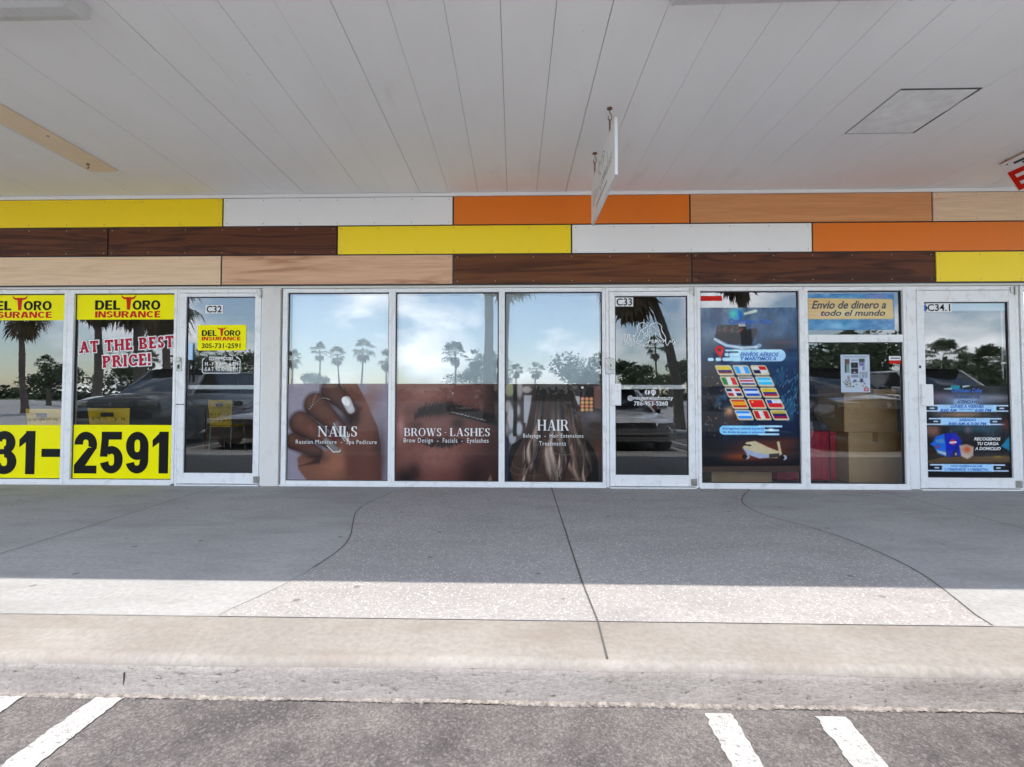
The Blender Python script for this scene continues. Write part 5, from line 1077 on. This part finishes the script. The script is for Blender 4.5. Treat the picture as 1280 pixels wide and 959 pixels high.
# ================================================================== THINGS INSIDE THE SHOPS
def carton(x, y, z, w, d, h, rz, lab, name='cardboard_box'):
    t = thing(name, lab, 'box', (x, y, z), rz, 'cardboard boxes in the parcel shop'); 
    MB().box(-w/2, w/2, -d/2, d/2, 0, h).build('carton', 'cardboard', t, bevel=.006)
    tp = MB(); tp.box(-.03, .03, -d/2-.0012, d/2+.0012, h+.0005, h+.0015); tp.box(-.03, .03, -d/2-.0022, -d/2-.0006, h-.10, h+.0015); tp.build('tape', 'tape', t)
    fl = MB(); fl.box(-w/2+.005, w/2-.005, -d/2+.002, -.003, h-.0015, h+.0035); fl.box(-w/2+.005, w/2-.005, .003, d/2-.002, h-.0015, h+.0035); fl.build('flap', 'cardboard', t)
    return t
def depthbox(px0, px1, pyb, pyt, y):    # pixel extents seen at depth y inside
    return FX(px0, 480, y), FX(px1, 480, y), FZ(pyb, px0, y), FZ(pyt, px0, y)
yb_ = .38
x0, x1, z0, z1 = depthbox(1060, 1127, 604, 541, yb_); carton((x0+x1)/2, yb_+.25, .0, x1-x0, .48, z1, 0, 'large cardboard box on the shop floor below another box')
x2, x3, z2, z3 = depthbox(1056, 1123, 537, 487, yb_-.02); carton((x2+x3)/2, yb_+.23, z1+.006, x3-x2, .45, z3-z1-.006, R(.6), 'cardboard box on top of the stack behind the taped flyer')
x0, x1, z0, z1 = depthbox(1018, 1058, 604, 482, 1.0); t = thing('brown_cabinet', 'dark brown cabinet in the gloom beside the stacked boxes', 'cabinet', ((x0+x1)/2, 1.2, 0)); MB().box(-(x1-x0)/2, (x1-x0)/2, -.2, .2, 0, z1).build('carcass', 'desk_brown', t, bevel=.005)
m = MB(); m.box(-(x1-x0)/2+.02, -.004, -.215, -.202, .05, z1-.04); m.box(.004, (x1-x0)/2-.02, -.215, -.202, .05, z1-.04); m.build('cabinet_door', 'desk_brown', t, bevel=.003)
x0, x1, z0, z1 = depthbox(1006, 1046, 604, 539, .30); w = x1-x0; t = thing('red_suitcase', 'worn red suitcase standing below a grey bag behind the parcel shop glass', 'suitcase', ((x0+x1)/2, .45, 0))
MB().box(-w/2, w/2, -.14, .14, .03, z1).build('shell', 'suit_red', t, bevel=.03)
m = MB()
for k in range(5): m.box(-w/2+.04+k*(w-.08)/4-.007, -w/2+.04+k*(w-.08)/4+.007, -.147, -.135, .07, z1-.04)
m.build('rib', 'suit_red', t, bevel=.004); MB().box(w*.24, w*.27, -.15, .142, .04, z1+.002).build('zip', 'black', t); m = MB(); m.tube([(-.06, 0, z1-.002), (-.05, 0, z1+.03), (.05, 0, z1+.03), (.06, 0, z1-.002)], .009, 8); m.build('handle', 'black', t, smooth=True)
for s in (-1, 1): MB().tube([(s*w*.35, -.02, .025), (s*w*.35, .02, .025)], .025, 14).build('wheel', 'black', t)
zs = z1
x0, x1, z0, z1 = depthbox(1012, 1041, 538, 519, .34); t = thing('grey_bag', 'crumpled grey bag lying on the red suitcase', 'bag', ((x0+x1)/2, .45, zs+.035)); w = x1-x0; rg = []
rb_ = random.Random(2)
for k in range(9):
    a = k/8; rr_ = math.sin(a*math.pi)**.6*.5+.02; rg.append([(-w/2+w*a, .14*rr_*2*math.cos(R(b))*(1+rb_.uniform(-.06, .06)), max(-.03, (z1-zs)*.42*rr_*2*math.sin(R(b))*(1+rb_.uniform(-.08, .08)))) for b in range(0, 360, 30)])
MB().loft(rg).build('sack', 'bag_grey', t, smooth=True); m = MB(); m.tube([(-.05, 0, .06), (-.03, -.03, .12), (.04, -.03, .11), (.06, 0, .06)], .008, 8); m.build('strap', 'black', t, smooth=True)
x0, x1, z0, z1 = depthbox(888, 964, 604, 582, .30); carton((x0+x1)/2, .45, 0, x1-x0, .28, z1+.02, R(1), 'low cardboard box below the shipping poster')
x0, x1, z0, z1 = depthbox(970, 999, 604, 581, .34); w = x1-x0; t = thing('red_suitcase', 'dark red suitcase lying low right of the box below the shipping poster', 'suitcase', ((x0+x1)/2, .5, 0)); MB().box(-w/2, w/2, -.15, .15, .02, z1+.1).build('shell', 'suit_red', t, bevel=.03); m = MB()
for k in range(4): m.box(-w/2+.04+k*(w-.08)/3-.007, -w/2+.04+k*(w-.08)/3+.007, -.157, -.145, .05, z1+.07)
m.build('rib', 'suit_red', t, bevel=.004)
for s in (-1, 1): MB().tube([(s*w*.3, -.02, .02), (s*w*.3, .02, .02)], .02, 12).build('wheel', 'black', t)
# ledge inside the left parcel window
# yellow perforated chairs
def chair(px, lab, y, pyt=510, wpx=52, rz=0):
    cx = FX(px, 480, y); zt_ = FZ(pyt, px, y); w = (FX(px+wpx/2, 480, y)-FX(px-wpx/2, 480, y)); t = thing('yellow_chair', lab, 'chair', (cx, y, 0), rz, 'yellow plastic chairs in the insurance office')
    H = .40; zb0 = zt_-H; m = MB(); nx, nz = 12, 8
    def pt(i, j): 
        u = i/nx*2-1; v = j/nz; ww = w/2*(.86+.14*v); return (u*ww, .03*u*u-.06*v*.6+.0, zb0+H*v+.0)
    for i in range(nx):
        for j in range(nz):
            slot = j == 6 and 4 <= i <= 7; hole = j in (1, 3, 5) and i in (1, 3, 5, 6, 8, 10)
            if slot: continue
            a, b, c, d = pt(i, j), pt(i+1, j), pt(i+1, j+1), pt(i, j+1)
            if hole:
                cx_, cy_, cz_ = [(a[k]+b[k]+c[k]+d[k])/4 for k in range(3)]; ii = [tuple(p_[k]*.45+(cx_, cy_, cz_)[k]*.55 for k in range(3)) for p_ in (a, b, c, d)]; oo = [a, b, c, d]
                for k in range(4): m.face([oo[k], oo[(k+1) % 4], ii[(k+1) % 4], ii[k]])
            else: m.face([a, b, c, d])
    o = m.build('backrest', 'chair_yellow', t); sm = o.modifiers.new('s', 'SOLIDIFY'); sm.thickness = .012
    MB().box(-w*.46, w*.46, .0, .42, .43, .455).build('seat', 'chair_yellow', t, bevel=.01)
    for sx_ in (-1, 1):
        m = MB(); m.tube([(sx_*w*.43, .02, zb0+.1), (sx_*w*.43, .03, .44), (sx_*w*.45, .0, .0)], .011, 8); m.build('leg', 'steel', t, smooth=True); m = MB(); m.tube([(sx_*w*.43, .38, .43), (sx_*w*.45, .42, .0)], .011, 8); m.build('leg', 'steel', t, smooth=True)
    return t
chair(138, 'yellow plastic chair with perforated back in the window by door C32', .42)
chair(57, 'yellow plastic chair half hidden above the black digits 31', .42, 511, 44)
chair(276, 'yellow chair deep in the gloom behind the glass of door C32', 2.6, 500, 30)
def desk(x, y, lab):
    t = thing('office_desk', lab, 'desk', (x, y, 0)); MB().box(-.8, .8, -.35, .35, .72, .75).build('top', 'desk_brown', t, bevel=.004); MB().box(-.76, .76, -.3, -.28, .1, .715).build('panel', 'desk_brown', t)
    for s in (-1, 1): MB().box(s*.77-.015, s*.77+.015, -.32, .32, 0, .718).build('side_panel', 'desk_brown', t)
desk(-4.6, 3.6, 'dark desk at the back of the insurance office'); desk(-1.0, 3.9, 'dark desk deep inside the salon'); desk(4.2, 3.9, 'dark counter deep inside the parcel shop')
for i, (px, py, y) in enumerate(((305, 378, 1.2), (300, 391, 2.4))):
    x0 = FX(px-22, 480, y); x1 = FX(px+22, 480, y); z = 2.58; t = thing('office_light', ['lit fluorescent tube nearest the glass of door C32', 'lit fluorescent tube farther inside behind door C32'][i], 'ceiling light', ((x0+x1)/2, y, z))
    MB().box(-(x1-x0)/2, (x1-x0)/2, -.06, .06, .0, .03).build('housing', 'white_alu', t); MB().tube([(-(x1-x0)/2+.02, 0, -.018), ((x1-x0)/2-.02, 0, -.018)], .016, 10).build('tube', 'tube_lit', t)

# ================================================================== ACROSS THE PARKING LOT (mirrored in the glass)
def car(label, x, yf, col, kind='sedan', rz=0.0, cat='car', group=None):
    """nose at local +y end (y=0), facing the shops"""
    nm = {'sedan': 'sedan', 'suv': 'suv', 'pickup': 'pickup_truck'}[kind]
    t = thing(nm, label, cat, (x, yf, ROADZ), rz, group); hw = .89 if kind == 'sedan' else .96; L = 4.7 if kind == 'sedan' else 4.8
    if kind == 'sedan': st = [(0, .28, .60, .80), (.10, .24, .66, .92), (.5, .20, .74, .98), (1.3, .20, .86, 1), (2.4, .19, .90, 1), (3.6, .19, .92, 1), (4.3, .22, .94, .97), (4.62, .26, .88, .88), (4.7, .32, .7, .8)]; cab = [(1.25, .86, .80, .86), (2.05, 1.38, .64, .86), (3.1, 1.40, .62, .86), (3.85, .94, .74, .86)]
    else: st = [(0, .36, .85, .84), (.10, .32, .98, .94), (.5, .28, 1.06, .98), (1.3, .27, 1.12, 1), (2.4, .26, 1.12, 1), (3.6, .26, 1.12, 1), (4.5, .28, 1.14, .98), (4.72, .32, 1.08, .92), (4.8, .4, .8, .88)]; cab = [(1.15, 1.10, .82, .88), (1.85, 1.66, .68, .88), (4.2, 1.68, .68, .88), (4.62, 1.12, .76, .88)] if kind == 'suv' else [(1.25, 1.10, .82, .88), (1.9, 1.74, .68, .88), (2.9, 1.75, .68, .88), (3.15, 1.12, .76, .88)]
    rings = []
    for y, zb0, zt0, k in st:
        w_ = hw*k; zm = (zb0+zt0)/2
        rings.append([(s*a*w_, -y, z) for s, seq in ((1, [(.0, zb0), (.86, zb0), (.97, zb0+.08), (1, zm), (.97, zt0-.12), (.90, zt0-.02), (.5, zt0+.02), (0, zt0+.03)]), (-1, [(.5, zt0+.02), (.90, zt0-.02), (.97, zt0-.12), (1, zm), (.97, zb0+.08), (.86, zb0)])) for a, z in seq])
    MB().loft(rings).build('body', col, t, smooth=True)
    gl = []; 
    for i, (y, z, a, b) in enumerate(cab):
        base = .86 if kind == 'sedan' else 1.10
        gl.append([(-b*hw, -y if i in (0, 3) else -y, base-.03), (-a*hw*1.04, -y, z-.05 if i in (1, 2) else z), (-a*hw*.88, -y, z), (a*hw*.88, -y, z), (a*hw*1.04, -y, z-.05 if i in (1, 2) else z), (b*hw, -y, base-.03)])
    c_ = MB().loft(gl).build('windows', 'car_glass', t, smooth=True)
    (y1, z1, a1, _), (y2, z2, a2, _) = cab[1], cab[2]
    rf = MB(); rf.loft([[(-a1*hw*.98, -y1+.05, z1-.02), (-a1*hw*.8, -y1+.05, z1+.012), (0, -y1+.05, z1+.03), (a1*hw*.8, -y1+.05, z1+.012), (a1*hw*.98, -y1+.05, z1-.02)], [(-a2*hw*.98, -y2-.05, z2-.02), (-a2*hw*.8, -y2-.05, z2+.012), (0, -y2-.05, z2+.03), (a2*hw*.8, -y2-.05, z2+.012), (a2*hw*.98, -y2-.05, z2-.02)]], closed=False, cap=False); o = rf.build('roof', col, t, smooth=True)
    pl_ = MB()
    for s in (-1, 1):
        for (ya_, za_, aa, _), (yb2, zb2, ab, _) in zip(cab, cab[1:]):
            pl_.tube([(s*aa*hw*1.05, -ya_, za_-.03), (s*ab*hw*1.05, -yb2, zb2-.03)], .03, 6)
        ym = (cab[1][0]+cab[2][0])/2; pl_.tube([(s*.66*hw*1.04, -ym, z1-.05), (s*.87*hw, -ym, .88 if kind == 'sedan' else 1.1)], .03, 6)
    pl_.build('pillars', col, t, smooth=True)
    r = .31 if kind == 'sedan' else .38
    for wy in (.85, 3.7):
        for s in (-1, 1):
            wl = MB(); wl.tube([(s*(hw-.22), -wy, r), (s*(hw-.01), -wy, r)], r, 24); w_ = wl.build('wheel', 'tyre', t, smooth=True); m = MB(); m.tube([(s*(hw-.012), -wy, r), (s*(hw+.006), -wy, r)], r*.62, 20); m.build('rim', 'chrome', w_, smooth=True)
    zl = .62 if kind == 'sedan' else .90
    for s in (-1, 1):
        m = MB(); m.loft([[(s*(hw*.86), -.10, zl-.07), (s*(hw*.86), -.10, zl+.06), (s*(hw*.50), -.0, zl+.05), (s*(hw*.50), -.0, zl-.06)], [(s*(hw*.88), .02-.08, zl-.06), (s*(hw*.86), .02-.08, zl+.05), (s*(hw*.52), .03, zl+.04), (s*(hw*.52), .03, zl-.05)]]); m.build('headlight', 'lamp_lens', t, bevel=.006)
        m = MB(); m.box(s*hw*.6, s*hw*.92, -L-.01, -L+.10, zl+.06, zl+.22); m.build('tail_light', 'tail_lens', t, bevel=.01)
        m = MB(); zz = .98 if kind == 'sedan' else 1.2; m.box(s*(hw-.02), s*(hw+.17), -1.50, -1.40, zz-.06, zz+.07); m.build('mirror', col, t, bevel=.03)
    gm = MB(); gw = hw*.46; gm.box(-gw, gw, .015, .04, zl-.07, zl+.05); g_ = gm.build('grille', 'black', t, bevel=.01); m = MB()
    for k in range(4): m.box(-gw+.02, gw-.02, .041, .046, zl-.055+k*.03, zl-.045+k*.03)
    m.tube([(0, .045, zl-.005), (0, .055, zl-.005)], .04, 14); m.build('grille_bar', 'chrome', g_)
    zl2 = zl-.22; m = MB(); m.box(-hw*.82, hw*.82, -.06, .06, zl2-.08, zl2+.07); m.build('bumper', col if kind == 'sedan' else 'black', t, bevel=.03); m = MB(); m.box(-hw*.7, hw*.7, .055, .066, zl2-.02, zl2+.015); m.build('bumper_strip', 'black', t)
    return t
car('white sedan nosed up to the kerb, mirrored in the glass of door C33', 2.17, -3.9, 'car_white').scale = (1, 1, .86)
car('dark suv mirrored beyond the cardboard boxes of the parcel shop', 6.95, -4.2, 'car_dark', 'suv')
car('white suv mirrored in the glass of the rightmost door', 9.55, -4.5, 'car_white', 'suv')
car('dark sedan mirrored in the glass of door C32', -5.2, -4.2, 'car_dark').scale = (1, 1, .9)
car('grey suv mirrored below the best price slogan', -7.9, -4.3, 'car_grey', 'suv')
for i, (x, y, c, k, l) in enumerate(((-14, -24, 'car_white', 'sedan', 'white sedan parked across the lot left of the far palms'), (-3.5, -26, 'car_grey', 'suv', 'grey suv parked across the lot behind the camera'), (8, -24, 'car_red', 'sedan', 'red sedan parked across the lot'), (14, -27, 'car_white', 'suv', 'white suv parked across the lot on the right'), (20, -27, 'car_grey', 'sedan', 'grey sedan parked across the lot far right'))): car(l, x, y, c, k)
# palms
def crown(R0, n, seed, skirt=10, leaf='leaf_palm'):
    rc = random.Random(seed); m = MB()
    for i in range(n+skirt):
        dead = i >= n; az = rc.uniform(0, 6.283); el = R(rc.uniform(-38, 85)) if not dead else R(rc.uniform(-88, -55)); L = R0*rc.uniform(.42, .58)
        d = Vector((math.cos(az)*math.cos(el), math.sin(az)*math.cos(el), math.sin(el))); b = d*L+Vector((0, 0, -.06*R0 if not dead else -.1*R0)); side = d.cross(Vector((0, 0, 1))).normalized(); up = side.cross(d).normalized()
        mm = 1 if dead else 0; m.face([(0, 0, 0), tuple(b+side*.015), tuple(b-side*.015)], mm)
        K = 15
        for k in range(K):
            a = R(-100+200*k/(K-1)); ll = R0*rc.uniform(.36, .5)*(1-.25*abs(a)/1.75); dd = (d*math.cos(a)+side*math.sin(a)).normalized(); e = b+dd*ll*.7+up*ll*.05; tip = b+dd*ll+Vector((0, 0, -ll*(.35 if not dead else .1))); wv = (side*math.cos(a)-d*math.sin(a))*ll*.065
            m.face([tuple(b), tuple(e+wv), tuple(tip), tuple(e-wv)], mm)
    return m
def palm(x, y, H, R0, seed, label, lean=0.0, tr=.16, group=None, n=34, skirt=14):
    t = thing('fan_palm', label, 'palm', (x, y, -.16), 0, group); m = MB(); pts = []; rs = []
    for k in range(12): u = k/11; pts.append((lean*u*u, .15*math.sin(u*3+seed), H*u)); rs.append(tr*(1.25-.45*u+(.35 if k == 0 else 0)+.03*math.sin(k*7)))
    m.tube(pts, rs, 12); m.build('trunk', 'bark', t, smooth=True); c = crown(R0, n, seed, skirt).build('crown', ['leaf_palm', 'leaf_dead'], t); c.location = (lean, .15*math.sin(3+seed), H+.02); return t
gfar = 'row of fan palms far across the parking lot'
proto = None
FARL = ['at the left edge of the NAILS window blind', 'second from left above the NAILS poster', 'in the middle above the NAILS poster', 'tallest above the NAILS poster', 'at the right edge above the NAILS poster', 'tallest above the BROWS poster', 'right of the tallest one above the BROWS poster', 'beside the thick trunk of the BROWS window', 'leftmost above the HAIR poster', 'second from left above the HAIR poster', 'below the handwritten logo of door C33', 'left of the ship on the shipping poster', 'behind the ship on the shipping poster', 'on door C32 beside the yellow sign', 'under the words AT THE BEST', 'under the word PRICE', 'in the leftmost window']
for i, (px, pyt) in enumerate(((365, 432), (398, 430), (424, 434), (452, 424), (481, 436), (569, 425), (593, 432), (612, 430), (645, 445), (668, 440), (822, 425), (905, 430), (935, 436), (260, 430), (190, 432), (150, 426), (60, 436))):
    dd = 78+((i*37) % 9)*2; x, y = MIR(px, dd-5); Hh = (494-pyt)/FPX*dd+EYE+.0-1.2
    lab = 'far fan palm mirrored '+FARL[i]
    if proto is None: t = palm(x, y, 8.2, 2.2, 40, lab, n=30, skirt=8, group=gfar); proto = t; base = 9.6
    else: t = palm(x, y, 7.0+(i*53 % 9)*.28, 2.0+(i*29 % 7)*.12, 40+i, lab, n=24+i % 3*6, skirt=4+i % 5*4, group=gfar, lean=((i*31) % 7-3)*.12)
    t.scale = (1, 1, 1); t.rotation_euler = (0, 0, i*1.3); s_ = Hh/9.0; t.scale = (s_, s_, s_)
def near(px, dd): return MIR(px, dd-5)
x, y = near(851, 15.5); palm(x, y, 5.3, 1.9, 5, 'leaning fan palm whose trunk crosses the mirrored view in door C33', lean=-1.45, tr=.13, n=44, skirt=16)
x, y = near(611, 19); palm(x, y, 7.6, 2.3, 6, 'straight palm mirrored at the right edge of the second salon window', tr=.17, n=44)
x, y = near(630, 23); palm(x, y, 8.0, 2.5, 7, 'palm with drooping skirt mirrored between the second and third salon windows', tr=.15, lean=.3, n=44, skirt=24)
x, y = near(938, 14.5); palm(x, y, 5.9, 2.0, 8, 'palm mirrored above the ship on the shipping poster', tr=.15, lean=-.3, n=46, skirt=10)
x, y = near(170, 17); palm(x, y, 5.6, 2.1, 9, 'palm mirrored behind the best price slogan', tr=.16, lean=-.3, n=44, skirt=14)
x, y = near(118, 24); palm(x, y, 6.9, 2.3, 10, 'palm mirrored at the left side of the best price window', tr=.17, n=44, skirt=20)
x, y = near(205, 24); palm(x, y, 6.0, 2.3, 11, 'palm mirrored beside the frame of door C32', tr=.15, n=44, skirt=10)
x, y = near(28, 27); palm(x, y, 6.4, 2.2, 12, 'palm mirrored in the leftmost window', tr=.13, n=44, skirt=10)
# broadleaf trees
def tree(x, y, H, Rw, seed, label, blobs=9, leaves=2600, low=.35, ls=.16):
    rt = random.Random(seed); t = thing('broadleaf_tree', label, 'tree', (x, y, -.16)); m = MB(); m.tube([(0, 0, 0), (.05, 0, H*.22), (-.05, .05, H*.42)], [.24, .17, .13], 10)
    cs = []
    for k in range(blobs):
        a = rt.uniform(0, 6.283); r = Rw*rt.uniform(.15, .75); z = H*rt.uniform(low+.1, .86); c = Vector((r*math.cos(a), r*math.sin(a), z)); cs.append((c, Rw*rt.uniform(.28, .46))); m.tube([(-.03, .04, H*.36), tuple(c*.5+Vector((0, 0, H*.22))), tuple(c)], [.09, .05, .02], 6)
    m.build('trunk', 'bark', t, smooth=True); f = MB()
    for i in range(leaves):
        c, r = cs[i % blobs]; d = Vector((rt.gauss(0, 1), rt.gauss(0, 1), rt.gauss(0, 1))).normalized(); p_ = c+Vector((d.x*r, d.y*r, d.z*r*.62))*rt.uniform(.55, 1.08); u = Vector((rt.gauss(0, 1), rt.gauss(0, 1), rt.gauss(0, .6))).normalized(); v = u.cross(d).normalized() if abs(u.dot(d)) < .95 else Vector((1, 0, 0)); s = ls*rt.uniform(.6, 1.3)
        f.face([tuple(p_-u*s), tuple(p_-v*s*.5), tuple(p_+u*s), tuple(p_+v*s*.5)])
    f.build('crown', 'leaf_tree', t); return t
for i, (px, dd, H, Rw, l) in enumerate(((725, 42, 4.9, 3.3, 'spreading tree mirrored above the HAIR poster'), (795, 38, 4.3, 2.2, 'round tree mirrored left of the leaning palm'), (838, 46, 4.6, 3.0, 'second round tree mirrored behind the leaning palm'), (612, 62, 6.0, 3.6, 'tree mirrored above the BROWS poster at the right'), (585, 66, 5.2, 3.6, 'low tree mirrored above the BROWS poster'), (400, 70, 4.5, 2.8, 'small tree mirrored above the NAILS poster'), (240, 40, 4.6, 2.6, 'tree mirrored below the hours decal on door C32'), (300, 44, 5.2, 3.0, 'tree mirrored at the right of door C32'), (1030, 30, 4.6, 2.8, 'dark tree mirrored behind the taped flyer'), (1095, 27, 4.8, 3.0, 'dark tree mirrored beside the warning sticker'), (1175, 34, 3.5, 2.8, 'dark tree mirrored low in the rightmost door'), (1220, 36, 3.4, 3.0, 'dark tree mirrored in the middle of the rightmost door'), (1265, 35, 3.4, 3.0, 'dark tree mirrored at the right of the rightmost door'), (1330, 36, 3.6, 3.0, 'dark tree mirrored past the right edge'), (960, 34, 3.8, 2.5, 'dark tree mirrored in the shipping poster window'), (60, 44, 4.4, 3.0, 'tree mirrored in the leftmost window'), (165, 46, 4.4, 3.2, 'tree mirrored behind the best price window'))):
    x, y = near(px, dd); tree(x, y, H, Rw, 60+i, l, leaves=2200)
for i, (px, dd, H) in enumerate(((1184, 36, 3.9), (1240, 38, 3.5), (1212, 40, 3.2), (1062, 33, 4.0))): x, y = near(px, dd); palm(x, y, H, 1.9, 90+i, ['shaggy palm above the dark trees in the rightmost door', 'second shaggy palm above the dark trees in the rightmost door', 'third palm among the dark trees in the rightmost door', 'palm among the dark trees behind the taped flyer'][i], n=40, skirt=14)
# far hedge
hd = MB(); rh = random.Random(8)
for i in range(9000):
    x = rh.uniform(-110, 110); z = abs(rh.gauss(0, 1.1)); z = min(z, 2.4); y = -92+rh.uniform(-1.5, 1.5); s = rh.uniform(.25, .55); u = Vector((rh.gauss(0, 1), rh.gauss(0, 1), rh.gauss(0, 1))).normalized(); v = Vector((rh.gauss(0, 1), rh.gauss(0, 1), rh.gauss(0, 1))).normalized(); c = Vector((x, y, z))
    hd.face([tuple(c-u*s), tuple(c-v*s), tuple(c+u*s), tuple(c+v*s)])
tag(hd.build('far_hedge', 'leaf_tree'), 'low green hedge running along the far side of the parking lot', 'hedge', kind='stuff')
